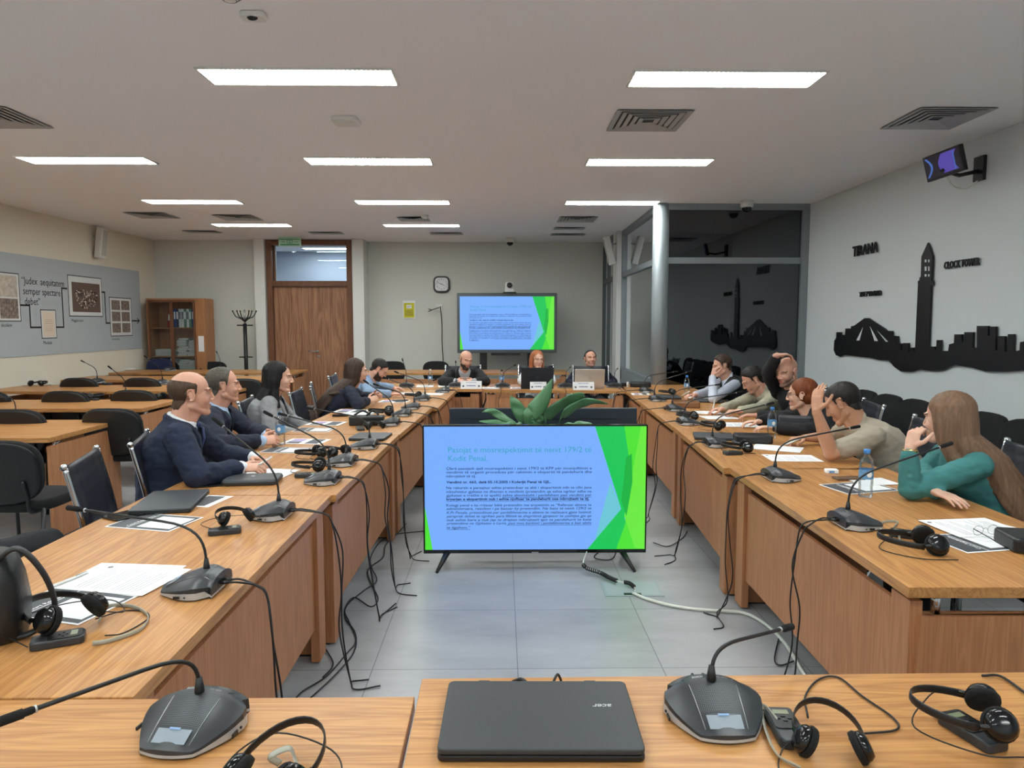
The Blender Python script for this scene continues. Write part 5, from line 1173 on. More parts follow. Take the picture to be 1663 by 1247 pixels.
# ================================================================= PEOPLE
def skinmat(name, c):
    m = mat(name, c, .5, bump=.06, bscale=260, var=.05, vscale=30); b = m.node_tree.nodes['Principled BSDF']
    b.inputs['Subsurface Weight'].default_value = .12; b.inputs['Subsurface Radius'].default_value = (.02, .008, .004); b.inputs['Subsurface Scale'].default_value = .4
    return m
SK = {'fair': skinmat('fair skin', srgb(216, 172, 150)), 'rosy': skinmat('rosy skin', srgb(210, 158, 136)), 'tan': skinmat('tan skin', srgb(196, 146, 118))}
LIP = mat('lips', srgb(176, 104, 96), .45); LIPR = mat('red lips', srgb(150, 62, 58), .4)
def hairmat(name, c):
    return mat(name, c, .5, bump=.5, bscale=60, var=.32, vscale=70, stretch=(1, 1, .06), spec=.28)
HM = {'brown': hairmat('brown hair', srgb(78, 58, 44)), 'dark': hairmat('dark hair', srgb(34, 28, 26)), 'black': hairmat('black hair', srgb(16, 15, 18)), 'dkbrown': hairmat('dark brown hair', srgb(62, 46, 38)), 'auburn': hairmat('auburn hair', srgb(116, 60, 30)), 'red': hairmat('red blond hair', srgb(164, 98, 62)), 'light': hairmat('light brown hair', srgb(120, 92, 72)), 'grey': hairmat('greying brown hair', srgb(82, 76, 68)), 'shortbeard': hairmat('short brown beard', srgb(62, 48, 42)), 'stubble': mat('stubble', srgb(150, 116, 100), .7)}
def cloth(name, c, r=.85, st=.25): return mat(name, c, r, bump=st, bscale=14, var=.06, vscale=6)
CL = {'navy': cloth('navy suit cloth', srgb(25, 36, 60)), 'navy2': cloth('dark navy suit cloth', srgb(28, 34, 52)), 'black': cloth('black cloth', srgb(22, 23, 28)), 'grey': cloth('grey coat cloth', srgb(140, 142, 146)), 'blue': cloth('blue grey shirt cloth', srgb(132, 154, 184)), 'white': cloth('white shirt cloth', srgb(226, 230, 238)), 'ltblue': cloth('light blue shirt cloth', srgb(176, 200, 232)), 'pale': cloth('pale grey shirt cloth', srgb(188, 194, 210)),
      'khaki': cloth('khaki jacket cloth', srgb(168, 163, 143)), 'beige': cloth('beige polo cloth', srgb(170, 160, 144)), 'teal': cloth('teal blouse cloth', srgb(62, 124, 124)), 'dark': cloth('dark trouser cloth', srgb(28, 30, 36)), 'vest': cloth('black vest', srgb(24, 26, 30)), 'greyshirt': cloth('grey patterned shirt', srgb(170, 174, 182))}
EYE = mat('eyeball', srgb(196, 186, 180), .3); IRIS = mat('iris', srgb(50, 36, 28), .15)
def finalize(mb, voxel, smooth, post=None, dec=1.0, extra=0):
    me = mb.mesh('tmp'); o = bpy.data.objects.new('tmp', me); col.objects.link(o)
    r = o.modifiers.new('r', 'REMESH'); r.mode = 'VOXEL'; r.voxel_size = voxel; r.adaptivity = 0; r.use_smooth_shade = True
    s = o.modifiers.new('s', 'SMOOTH'); s.factor = .5; s.iterations = smooth
    dg = bpy.context.evaluated_depsgraph_get(); m2 = bpy.data.meshes.new_from_object(o.evaluated_get(dg)); bpy.data.objects.remove(o); bpy.data.meshes.remove(me)
    if post:
        cs = [v.co.copy() for v in m2.vertices]; ns = [v.normal.copy() for v in m2.vertices]; fl = []
        for c_, n_ in zip(cs, ns):
            q = post(c_, n_); fl += tuple(c_ if q is None else q)
        m2.vertices.foreach_set('co', fl); m2.update()
    if dec < 1:
        o = bpy.data.objects.new('tmp', m2); col.objects.link(o); d = o.modifiers.new('d', 'DECIMATE'); d.ratio = dec
        dg = bpy.context.evaluated_depsgraph_get(); m3 = bpy.data.meshes.new_from_object(o.evaluated_get(dg)); bpy.data.objects.remove(o); bpy.data.meshes.remove(m2); m2 = m3
    m2.polygons.foreach_set('use_smooth', [True]*len(m2.polygons)); m2.materials.clear()
    return m2
def link(me, name, mats, parent, base):
    me.name = name
    for q in mats: me.materials.append(q)
    me.transform(Matrix.Translation(-V(base)))
    o = bpy.data.objects.new(name, me); col.objects.link(o); o.parent = parent; return o
def shell(me, f, off, name, m, parent, base, noise_amp=0, k=.012):
    """a thin layer grown off the faces where f > 0"""
    vs = me.vertices; fv = [f(v.co) for v in vs]; fs = []; mp = {}; out = []
    for p in me.polygons:
        if all(fv[i] > 0 for i in p.vertices):
            fs.append([mp.setdefault(i, len(mp)) for i in p.vertices])
    if not fs: return None
    out = [None]*len(mp)
    for i, j in mp.items():
        v = vs[i]; h = .0008+off*min(1, fv[i]/k)
        if noise_amp: h += noise_amp*noise.noise(v.co*90)*min(1, fv[i]/k)
        out[j] = v.co+v.normal*h
    n = bpy.data.meshes.new(name); n.from_pydata(out, [], fs); n.polygons.foreach_set('use_smooth', [True]*len(fs)); n.update()
    if name != 'eyebrow': soften(n, 5)
    return link(n, name, [m], parent, base)
def soften(me, it=8):
    bm = bmesh.new(); bm.from_mesh(me); nb = {}
    for e in bm.edges:
        if e.is_boundary:
            a, b = e.verts; nb.setdefault(a, []).append(b); nb.setdefault(b, []).append(a)
    for _ in range(it):
        new = {v: (v.co*.4+sum((q.co for q in n), V((0, 0, 0)))/len(n)*.6) for v, n in nb.items() if len(n) == 2}
        for v, c in new.items(): v.co = c
    bm.to_mesh(me); bm.free(); me.update()
def interp(tb, x):
    if x <= tb[0][0]: return tb[0][1]
    for (a, b), (c, d) in zip(tb, tb[1:]):
        if x <= c: return b+(d-b)*(x-a)/(c-a)
    return tb[-1][1]
def hand(mb, w, d, n, right, curl=(30, 35, 40, 45), thumb=.5, s=1.0, spread=.02):
    d = V(d).normalized(); n = V(n); n = (n-d*n.dot(d)).normalized(); sd = d.cross(n)*(1 if right else -1)
    w = V(w); c = w+d*.045*s
    mb.cap(w-d*.015, w+d*.03*s, (.026*s, .019*s), (.034*s, .016*s), sd); mb.cap(w+d*.03*s, w+d*.078*s, (.036*s, .0145*s), (.037*s, .0125*s), sd)
    for i, (off, ln, r) in enumerate(((.029, .93, .0088), (.0095, 1.02, .009), (-.0105, .95, .0086), (-.029, .76, .0076))):
        p = w+d*(.083-.004*abs(i-1))*s+sd*off*s; a = R(curl[i])*.55; dd = (d+sd*(off*spread*30)).normalized()
        for j, L in enumerate((.044, .027, .021)):
            q = p+(dd*math.cos(a)+n*math.sin(a))*L*ln*s; rr = r*s*(1-.1*j); mb.cap(p, q, rr, rr*.9, n=10, k=3); p = q; a += R(curl[i])*(.9 if j == 0 else .6)
    p = w+d*.018*s+sd*.022*s; t1 = (d*.55+sd*.75+n*.35*thumb).normalized(); q = p+t1*.044*s; mb.cap(p, q, .015*s, .0115*s, n=10, k=3)
    t2 = (d*.85+sd*.35+n*.6*thumb).normalized(); q2 = q+t2*.033*s; mb.cap(q, q2, .0115*s, .0098*s, n=10, k=3); mb.cap(q2, q2+(t2+d*.2).normalized()*.024*s, .0098*s, .0082*s, n=10, k=3)
def ik(S_, Wp, pole, a=.285, b=.255, zmin=None):
    d = Wp-S_; D = d.length
    if D > (a+b)*.985: k = D/((a+b)*.985); a *= k; b *= k
    x = (D*D+a*a-b*b)/(2*D); h = math.sqrt(max(a*a-x*x, 0)); dn = d.normalized(); p = V(pole); p = (p-dn*p.dot(dn)).normalized()
    return S_+dn*x+p*h
PEOPLE = []
def person(label, head, look, by, lean=None, L=.47, arms=None, fem=False, skin='fair', top='navy', shirt='white', tie=None, vopen=True, sleeve='long', hair=('short', 'brown'), beard=None, brow='brown', lips=False, near=False, eyes='open', belly=0, knees=None, chair=None, twist=0, glasses=False, back=False, collar=True, trousers='dark', hat=None, hs=1.0, tilt=0):
    Hc = V(head); a, p_, ro = map(R, look); f = V((math.cos(a)*math.cos(p_), math.sin(a)*math.cos(p_), math.sin(p_)))
    r0 = V((math.sin(a), -math.cos(a), 0)); u0 = r0.cross(f); u = u0*math.cos(ro)+r0*math.sin(ro); r = f.cross(u)
    HF = Matrix(((r.x, f.x, u.x, Hc.x), (r.y, f.y, u.y, Hc.y), (r.z, f.z, u.z, Hc.z), (0, 0, 0, 1)))
    if hs != 1: HF = HF @ Matrix.Scale(hs, 4)
    HI = HF.inverted(); h = lambda x, y, z: HF @ V((x, y, z))
    hv = lambda x, y, z: HF.to_3x3() @ V((x, y, z))
    b = R(by); Fb = V((math.cos(b), math.sin(b), 0)); Rb = V((math.sin(b), -math.cos(b), 0)); Z3 = V((0, 0, 1))
    N = Hc-u*.074-Z3*.070-Fb*.045-f*.01
    PZ = .515; dz = N.z-PZ
    if lean is None: lean = math.acos(min(.99, dz/L))*(-1 if back else 1)
    else: lean = R(lean)
    sd = (Fb*math.sin(lean)+Z3*math.cos(lean)+Rb*tilt).normalized(); LL = dz/sd.z; Pv = N-sd*LL
    tw = R(twist); Rs = (Rb*math.cos(tw)+Fb*math.sin(tw)).normalized(); Rs = (Rs-sd*Rs.dot(sd)*.6).normalized()
    fwd = lambda rr: sd.cross(rr).normalized()*(1 if sd.cross(rr).dot(Fb) > 0 else -1)
    base = V((Pv.x, Pv.y, 0)); root = empty('person', base, 0, label, 'person')
    sw = .158 if fem else .182; W0 = .88 if fem else 1.0
    S_ = {}; 
    for k, sg in (('R', 1), ('L', -1)): S_[k] = N-sd*.055+Rs*sg*sw*1.0+Fb*.015
    def spine(t): return Pv.lerp(N, t)-fwd(Rb)*(.035*math.sin(PI*max(0, min(1, t))))
    def torso(mb, o, depth=0, t0=-.16, t1=1.02):
        tb = ((-.16, .140, .110), (0, .165, .125), (.2, .155, .118+belly*.6), (.45, .150, .112+belly), (.7, .165, .122+belly*.3), (.86, .160, .108), (.95, .11, .082), (1.02, .062, .058))
        secs = []
        for t, w, dd in tb:
            if t < t0-.001 or t > t1+.001: continue
            if fem and .3 < t < .9: dd += (.022 if t == .7 else 0); 
            lat = Rb.lerp(Rs, max(0, t)).normalized(); fw_ = fwd(lat)
            secs.append((spine(t)+fw_*(.012 if (fem and t == .7) else 0), lat*(w*W0+o), fw_*(dd+o)))
        mb.loft(secs, n=28, pw=2.3)
    E_ = {}; W_ = {}; H_ = {}
    for k in 'RL':
        wr, pole, hd_, hn, cu = arms[k][:5]; sg = 1 if k == 'R' else -1
        wr = V(wr); E = ik(S_[k], wr, V(pole))
        if len(arms[k]) > 5 and arms[k][5]: E = V(arms[k][5])
        if E.z < .80 and wr.z > .76 and not (len(arms[k]) > 5): E.z = .80
        E_[k] = E; W_[k] = wr; H_[k] = (V(hd_) if hd_ is not None else (wr-E), V(hn), cu)
    hips = {k: Pv+Rb*sg*.085 for k, sg in (('R', 1), ('L', -1))}
    kn = {}; an = {}
    for k, sg in (('R', 1), ('L', -1)):
        kn[k] = hips[k]+Fb*.42+Rb*sg*.05; kn[k].z = .50
        an[k] = kn[k]+Fb*.0+Z3*0; an[k].z = .09
    if knees:
        for k in knees: kn[k] = V(knees[k][0]); an[k] = V(knees[k][1])
    # ---- body
    B = MB()
    e = lambda c, rr: B.ell(h(*c), (hv(rr[0], 0, 0), hv(0, rr[1], 0), hv(0, 0, rr[2])), n=22, k=14)
    e((0, -.018, .034), (.076, .098, .085)); e((0, .024, -.012), (.064 if not fem else .061, .068, .085)); e((0, .070, -.093), (.027, .023, .021))
    jw = .047 if not fem else .042
    for sx in (-1, 1):
        B.cap(h(sx*jw, -.004, -.058), h(sx*.008, .060, -.095), .024, .018); e((sx*.034, .055, -.026), (.025, .025, .024))
        B.cap(h(sx*.044, .070, .026), h(sx*.008, .086, .024), .009, .010); e((sx*.012, .095, -.029), (.0075, .010, .0065))
        arc = [h(sx*(.079+.006*math.cos(R(q))*0+.004), -.016+.017*math.cos(R(q))-.004*math.sin(R(q)), .0+.029*math.sin(R(q))) for q in range(-110, 200, 24)]
        for q1, q2 in zip(arc, arc[1:]): B.cap(q1, q2, .0046, .0046, n=8, k=2)
        e((sx*.079, -.013, -.003), (.0045, .014, .022)); e((sx*.08, -.004, -.026), (.005, .007, .009))
    B.cap(h(0, .088, .016), h(0, .1055, -.022), .0080, .0098); e((0, .102, -.027), (.0075, .009, .007)); e((0, .074, -.062), (.028, .018, .020))
    for z, rr in ((-.0545, .0046), (-.0645, .0052)): B.cap(h(-.020, .081, -.0595), h(0, .0918, z), .003, rr); B.cap(h(.020, .081, -.0595), h(0, .0918, z), .003, rr)
    nr = .056 if not fem else .046
    B.cap(h(0, -.028, -.045), N-sd*.01, (nr, nr*1.05), (nr*1.08, nr*1.05), Rs); B.cap(h(0, .022, -.085), N+fwd(Rs)*.03, nr*.6, nr*.7)
    torso(B, -.006)
    for k, sg in (('R', 1), ('L', -1)):
        B.cap(N-sd*.03, S_[k]-Rs*sg*.02, .048, .046); B.cap(S_[k], E_[k], .052*W0, .042*W0); B.cap(E_[k], E_[k].lerp(W_[k], .35), .041*W0, .043*W0); B.cap(E_[k].lerp(W_[k], .35), W_[k], .043*W0, (.026*W0, .022*W0), H_[k][0].cross(H_[k][1]))
        hand(B, W_[k], H_[k][0], H_[k][1], k == 'R', H_[k][2], s=.9 if fem else 1.0)
        B.cap(hips[k], kn[k], .075*W0, .055*W0); B.cap(kn[k], an[k], .052*W0, .036); 
    vox = .0034 if near else .0044
    def sculpt(co, n_):
        q = HI @ co
        if abs(q.x) < .07 and q.y > .03 and -.1 < q.z < .06:
            d = 0
            for sx in (-1, 1): dd = ((q.x-sx*.031)/.017)**2+((q.z-.005)/.011)**2; d -= .011*math.exp(-dd)
            d -= .0028*math.exp(-((q.z+.0595)/.0022)**2)*(1 if abs(q.x) < .022 else 0)
            for sx in (-1, 1): d -= .003*math.exp(-((q.x-sx*.006)/.003)**2-((q.z+.036)/.003)**2)
            if d < -.0003: return co+hv(0, d, 0)
    me = finalize(B, vox, 3, sculpt, .42)
    LM = LIPR if lips else LIP
    for pl in me.polygons:
        q = HI @ pl.center
        if q.y > .071 and abs(q.x) < .023 and -.0705 < q.z < -.0495 and abs(q.z+.0595) < .0095*(1-(abs(q.x)/.026)**2)+.0005: pl.material_index = 1
    src = me.copy()
    link(me, 'body', [SK[skin], LM], root, base)
    loc = lambda co: HI @ co
    # eyes
    for sx in (-1, 1):
        g = MB(); c = (sx*.031, .0590, .004); g.ell(h(*c), (hv(.0125, 0, 0), hv(0, .0125, 0), hv(0, 0, .0125)), 0, 14, 10)
        o = MB(); o.v = [tuple(V(q)-base) for q in g.v]; o.f = g.f; o.m = g.m; o.sm = g.sm
        if eyes == 'open':
            mm = frame(h(sx*.031+sx*0, .0590+.0118, .003)-base, hv(1, 0, 0), hv(0, 0, 1)); mm = mm @ Matrix.Diagonal((1, 1, -1, 1))
            o.lathe([(.0001, .0016), (.003, .0013), (.0055, .0)], 1, 14, mm, close=False)
        o.build('eye', [EYE, IRIS], root)
        g = MB(); n_ = 12; vs = []; lim = 100 if eyes == 'down' else 80
        for i in range(7):
            th = R(lim)*i/6
            for j in range(n_+1):
                ph = PI*j/n_; y = .0142*math.sin(th)*math.sin(ph); x = .0148*math.cos(ph)*(1 if 1 else 0)*math.sin(th) if 0 else .0145*math.cos(ph)
                zz = .0142*math.sin(ph)
                vs.append(h(sx*.031+x*.80, .0588+zz*.93*math.sin(th), .004+zz*math.cos(th)*.85)-base)
        g.add(vs, [(i*(n_+1)+j, i*(n_+1)+j+1, (i+1)*(n_+1)+j+1, (i+1)*(n_+1)+j) for i in range(6) for j in range(n_)], 0, True); g.build('eyelid', [SK[skin]], root)
    hm = HM[hair[1]]
    shell(src, lambda c: (lambda q: min(.0034-abs(q.z-(.026+.004*(1-((abs(q.x)-.03)/.02)**2))), .021-abs(abs(q.x)-.031)) if q.y > .05 else -1)(loc(c)), .0022, 'eyebrow', HM[brow], root, base, k=.002)
    line = {'short': ((-.12, -.085), (-.06, -.08), (-.034, -.03), (-.03, .03), (-.0, .032), (.005, .0), (.014, .0), (.024, .045), (.05, .072), (.075, .088), (.1, .1)),
            'recede': ((-.12, -.085), (-.06, -.08), (-.034, -.03), (-.03, .03), (0, .032), (.004, .0), (.012, .002), (.018, .04), (.028, .085), (.05, .112), (.1, .15))}
    if hair[0] in ('short', 'buzz', 'recede'):
        tb = line['recede' if hair[0] == 'recede' else 'short']; th = {'short': .012, 'recede': .008, 'buzz': .0035}[hair[0]]
        shell(src, lambda c: (lambda q: (q.z-interp(tb, q.y)) if (abs(q.x) < .13 and (q.z > -.09)) else -1)(loc(c)), th, 'hair', hm, root, base, .003 if th > .005 else .0006, k=.02)
    if hair[0] in ('bald', 'baldlow'):
        tb = line['short']; topz = .066 if hair[0] == 'bald' else .04
        shell(src, lambda c: (lambda q: min(q.z-interp(tb, q.y), (topz+.012*(-q.y/.1)-q.z)*.5, (.019-q.y)*.6) if q.z > -.09 else -1)(loc(c)), .006, 'hair', hm, root, base, .0015, k=.016)
    if hair[0] in ('long', 'bun'):
        Hh = MB(); eh = lambda c, rr: Hh.ell(h(*c), (hv(rr[0], 0, 0), hv(0, rr[1], 0), hv(0, 0, rr[2])), n=22, k=14)
        eh((0, -.028, .040), (.088, .102, .090)); 
        ln = hair[2]; back_ = -Fb
        if hair[0] == 'long':
            for i in range(13):
                th = R(-118+236*i/12); ct, st = math.cos(th), math.sin(th)      # 0 = straight back
                s0 = V((.070*st, -.035-.075*ct, .055)); s1 = V((.086*st, -.038-.074*ct, -.02)); s2 = V((.083*st, -.040-.066*ct, -.085))
                P0, P1, P2 = h(*s0), h(*s1), h(*s2); out = (P2-Hc); out.z = 0; out = out.normalized()
                fr_ = abs(th) > R(80)
                L2 = ln*(1 if not fr_ else hair[3] if len(hair) > 3 else .8)
                P3 = P2+Z3*(-.10)+out*.012+back_*(.03 if not fr_ else -.02); P4 = P3+Z3*(-max(.02, L2-.16))+back_*(.045 if not fr_ else -.04)+out*.0
                if sd.dot(Fb) > .2 and not fr_: P3 += back_*.01; P4 += back_*(.12*sd.dot(Fb)*L2/.3)
                if len(hair) > 4: P3 += V(hair[4])*.35; P4 += V(hair[4])
                wd = 0.026
                Hh.cap(P0, P1, (wd, .018), (wd, .016), out.cross(Z3)); Hh.cap(P1, P2, (wd, .016), (wd, .017), out.cross(Z3)); Hh.cap(P2, P3, (wd, .017), (wd*1.0, .018), out.cross(Z3)); Hh.cap(P3, P4, (wd*1.0, .018), (wd*.62, .012), out.cross(Z3))
        else:
            eh((0, -.045, -.01), (.078, .085, .075)); eh((0, -.125, .0), (.042, .038, .05)); eh((0, -.10, -.06), (.04, .04, .045))
        def hp(co, n_):
            q = HI @ co; an_ = math.atan2(q.x, -q.y)
            return co+n_*(.0035*noise.noise(V((an_*16, q.z*5, 0)))+.0028*noise.noise(V((an_*42, q.z*9, 3))))
        mh = finalize(Hh, .005 if near else .006, 4, hp)
        # keep the face clear
        bm = bmesh.new(); bm.from_mesh(mh)
        kill = [fc for fc in bm.faces if (lambda q: q.y > .030 and q.z < .073+.05*(.085-q.y) -.9*max(0, abs(q.x)-.035) and abs(q.x) < .082)(HI @ fc.calc_center_median())]
        bmesh.ops.delete(bm, geom=kill, context='FACES'); bm.to_mesh(mh); bm.free(); soften(mh)
        link(mh, 'hair', [hm], root, base)
    if beard:
        tb = ((0, -.005), (.02, -.03), (.045, -.046), (.085, -.044), (.12, -.044))
        def bf_(c):
            q = loc(c)
            if q.y < .0 or q.z < -.13 or q.y > .115: return -1
            if abs(q.x) < .021 and abs(q.z+.0595) < .0085 and q.y > .07: return -1
            return min(interp(tb, q.y)-q.z, q.y-.002, q.z+.125)
        shell(src, bf_, beard[1] if len(beard) > 1 else .006, 'beard', HM[beard[0]], root, base, .0015, k=.01)
    # ---- clothes
    tc = lambda co: ((co-Pv).dot(sd)/LL, (co-spine(max(0, min(1, (co-Pv).dot(sd)/LL)))).dot(Rs), (co-spine(max(0, min(1, (co-Pv).dot(sd)/LL)))).dot(fwd(Rs)))
    def fold(amp):
        def g_(co, n_): return co+n_*(amp*noise.noise(co*12)+amp*.8*noise.noise(V((co.x*26, co.y*26, co.z*34)))-amp*.5*abs(noise.noise(V((co.x*17+5, co.y*17, co.z*40)))))
        return g_
    def garment(o, arm, mode='jacket', hem=-.16):
        G_ = MB(); torso(G_, o, t0=hem, t1=1.03)
        for k, sg in (('R', 1), ('L', -1)):
            G_.cap(N-sd*.035, S_[k]-Rs*sg*.01, .052+o*.3, .052+o*.7)
            if arm == 'vest': continue
            ra, rb, rc = .054*W0+o*1.0, .046*W0+o*.95, .036*W0+o*.8
            if arm == 'short': G_.cap(S_[k], S_[k].lerp(E_[k], .72), ra, rb+.006); continue
            G_.cap(S_[k], E_[k], ra, rb); q = 1-.04/max(.1, (W_[k]-E_[k]).length)
            if arm == 'shirt': q = 1 if mode == 'shirt' and vopen else q
            if arm == 'rolled': q = .72
            G_.cap(E_[k], E_[k].lerp(W_[k], q), rb, rc)
        if collar and sleeve != 'vest' or mode == 'shirt' and collar:
            fr = fwd(Rs)
            for i in range(20):
                a1, a2 = 2*PI*i/20, 2*PI*(i+1)/20; rr = nr+.012
                jk = mode != 'shirt'; rq = rr+(.013 if jk else -.001)
                P = lambda aa: N+(Rs*math.sin(aa)*rq+fr*math.cos(aa)*rq*1.02)+sd*(.018-.024*math.cos(aa))-sd*(.026 if jk else .012)+(h(0, -.02, -.09)-N)*.14
                G_.cap(P(a1), P(a2), (.006, .017) if jk else (.0065, .014), (.006, .017) if jk else (.0065, .014), (P(a1)-N))
        return G_
    if top != 'none':
        jm = CL[top]
        if vopen:
            ms = finalize(garment(.004, 'shirt' if sleeve == 'long' else 'none', 'shirt', 0), .006, 4, None); link(ms, 'shirt', [CL[shirt]], root, base)
            mj = finalize(garment(.019, 'vest' if sleeve == 'vest' else 'long'), .0062 if near else .0072, 5, fold(.006))
            vw = lambda t: interp(((.38, -.01), (.42, .0), (.75, .035), (.92, .055), (1.0, .075), (1.2, .12)), t)
            bm = bmesh.new(); bm.from_mesh(mj)
            def near_arm(c):
                for k in 'RL':
                    for a_, b_ in ((S_[k]+(E_[k]-S_[k])*.25, E_[k]), (E_[k], W_[k])):
                        d_ = b_-a_; s_ = max(0, min(1, (c-a_).dot(d_)/d_.dot(d_)))
                        if (c-(a_+d_*s_)).length < .082: return True
                return False
            def inV(c, ex=0): t, x, w = tc(c); return w > .0 and abs(x) < vw(t)+ex and .38 < t < 1.25 and w < .175+belly+(.02 if fem else 0) and not near_arm(c)
            lap = []
            for fc in list(bm.faces):
                c = fc.calc_center_median()
                if inV(c) : lap.append(fc)
            bmesh.ops.delete(bm, geom=lap, context='FACES'); bm.to_mesh(mj); bm.free(); mj.update(); soften(mj)
            sj = mj.copy(); link(mj, 'vest' if sleeve == 'vest' else 'jacket', [jm], root, base)
            shell(sj, lambda c: (lambda t, x, w: min(vw(t)+.040*min(1, max(.0, (t-.38)/.3))-abs(x), t-.36, .98-t) if w > .01 else -1)(*tc(c)), .006, 'lapel', jm, root, base, k=.004); bpy.data.meshes.remove(sj)
            if tie:
                fr = fwd(Rs); pts = [(t_, (.108 if t_ < .9 else .09)*1.0+.016+belly*.3) for t_ in (.96, .85, .7, .55, .42)]
                g = MB(); g.loft([(spine(t_)+fr*(dd+(.02 if fem else .008)*(1 if t_ < .9 else .2))-V(base), Rs*w_, fr*.005) for (t_, dd), w_ in zip(pts, (.014, .02, .028, .034, .036))], n=14, pw=4); g.ell(spine(.985)+fr*.088-V(base), (Rs*.016, fr*.012, sd*.016)); g.build('tie', [tie], root)
        else:
            am = {'long': 'shirt', 'short': 'short', 'rolled': 'rolled'}[sleeve]
            mj = finalize(garment(.013 if sleeve != 'short' else .012, am, 'shirt'), .006 if near else .007, 4, fold(.0055)); link(mj, 'top', [jm], root, base)
    G_ = MB(); torso(G_, .006, t0=-.16, t1=.2)
    for k in 'RL': G_.cap(hips[k], kn[k], .088*W0, .068*W0); G_.cap(kn[k], an[k], .066*W0, .056)
    link(finalize(G_, .011, 4, fold(.004)), 'trousers', [CL[trousers]], root, base)
    for k, sg in (('R', 1), ('L', -1)):
        g = MB(); fd = Fb; q = an[k]; g.cap(V((q.x, q.y, .045))-base-fd*.03, V((q.x, q.y, .035))-base+fd*.15, (.04, .036), (.036, .028), Rb); g.cap(V((q.x, q.y, .06))-base, q-base, .038, .042); g.build('shoe', [M['leather']], root)
    if glasses:
        g = MB()
        for sx in (-1, 1):
            g.tube([h(sx*.031+.021*math.cos(R(q)), .0945-.002, .003+.016*math.sin(R(q)))-base for q in range(0, 361, 30)], .0011, n=6); g.tube([h(sx*.052, .092, .01)-base, h(sx*.076, .05, .012)-base, h(sx*.083, -.01, .01)-base], .0013, n=6)
        g.tube([h(-.01, .0945, .006)-base, h(.01, .0945, .006)-base], .0011, n=6); g.build('eyeglasses', M['black'], root)
    bpy.data.meshes.remove(src)
    if chair:
        c = base+Fb*.19; dup(oc, (c.x, c.y, 0), b-PI/2, chair, GO)
    root['_'] = 0; del root['_']
    return dict(root=root, base=base, W=W_, E=E_, H=H_, N=N, S=S_, h=h)
def onarm(P, k, t, name, m, r=.031, w=.012):
    c = P['E'][k].lerp(P['W'][k], t)-P['base']; d = (P['W'][k]-P['E'][k]).normalized(); x = d.orthogonal().normalized()
    g = MB().lathe([(r, -w/2), (r+.003, -w/2), (r+.003, w/2), (r, w/2)], mx=frame(c, x, d.cross(x)), n=20, close=False); return g.build(name, m, P['root'])
def hx(px, py, Y_): return aty(px, py, Y_)
relaxed = (35, 40, 45, 50); fist = (75, 80, 85, 90); writing = (60, 65, 75, 85); flat = (12, 14, 16, 20)
X_, nX, Yp, nY, Zp, Zn = V((1, 0, 0)), V((-1, 0, 0)), V((0, 1, 0)), V((0, -1, 0)), V((0, 0, 1)), V((0, 0, -1))
navytie = mat('dark blue tie', srgb(30, 44, 92), .6, bump=.2, bscale=200); blktie = mat('dark tie', srgb(28, 32, 52), .6)
# --- left side
w1 = T_(391, 760, .80); w2 = T_(412, 744, .80)
L1 = person('bald man with brown side hair in a navy suit and tie, holding a white pen', hx(312, 640, 3.72), (30, -3, 0), 18, L=.50, arms={'R': (w1, (-.3, -.8, -.6), (1, .25, .0), (0, .5, -1), writing), 'L': (w2, (-.4, .8, -.6), (.9, -.45, .0), (0, -.3, -1), fist)}, skin='rosy', top='navy', shirt='white', tie=navytie, hair=('bald', 'brown'), near=True, chair='ribbed black chair under the bald man in the navy suit', belly=.02)
pen('white pen held by the bald man in the navy suit', T_(419, 755, .83), T_(441, 742, .845))
c1 = T_(424, 716, .80); c2 = T_(434, 707, .80)
L2 = person('man in a dark navy jacket and light blue open shirt with clasped hands', hx(364, 626, 4.75), (26, -2, 0), 10, L=.48, back=False, arms={'R': (c1, (-.3, -.8, -.6), (1, .5, .05), (.1, .8, -.5), fist), 'L': (c2, (-.4, .8, -.6), (1, -.5, .05), (0, -.8, -.5), fist)}, skin='rosy', top='navy2', shirt='ltblue', hair=('recede', 'grey'), chair='ribbed black chair under the man in the light blue shirt', near=True)
L3 = person('woman with long black hair in a grey coat, sitting upright', hx(453, 613, 5.5), (12, -6, 0), 8, L=.46, arms={'R': (V((-1.46, 5.36, .67)), (-.5, -.8, -.3), (1, .3, -.1), Zn, relaxed, V((-1.74, 5.26, .76))), 'L': (V((-1.46, 5.62, .67)), (-.5, .8, -.3), (1, -.3, -.1), Zn, relaxed, V((-1.74, 5.76, .76)))}, fem=True, skin='fair', top='grey', shirt='black', hair=('long', 'black', .32, .6, (-.03, -.03, 0)), lips=True, chair='ribbed black chair under the woman in grey', collar=False, near=True, brow='dark')
k1 = T_(597, 651, .81); k2 = T_(607, 643, .83)
L4 = person('woman with very long dark brown hair in a navy blazer at the microphone', hx(580, 603, 6.85), (24, -6, 0), 14, L=.50, arms={'R': (k1, (-.3, -.8, -.6), (1, .3, .35), (0, .8, -.4), fist), 'L': (k2, (-.4, .8, -.6), (1, -.3, .3), (0, -.8, -.4), fist)}, fem=True, skin='fair', top='navy2', shirt='black', collar=False, hair=('long', 'dkbrown', .56, .2, (-.27, -.13, 0)), chair='ribbed black chair under the woman with long dark hair', brow='dark')
L5 = person('bearded man in a blue-grey shirt bent over his papers', hx(616, 600, 8.05), (8, -42, 0), 4, L=.50, arms={'R': (T_(637, 640, .79), (-.3, -.8, -.5), (1, .35, 0), Zn, relaxed), 'L': (T_(640, 630, .79), (-.3, .8, -.5), (1, -.3, 0), Zn, relaxed)}, skin='rosy', top='blue', vopen=False, hair=('buzz', 'dark'), beard=('shortbeard', .004), eyes='down', chair='ribbed black chair under the bearded man in light blue', brow='dark')
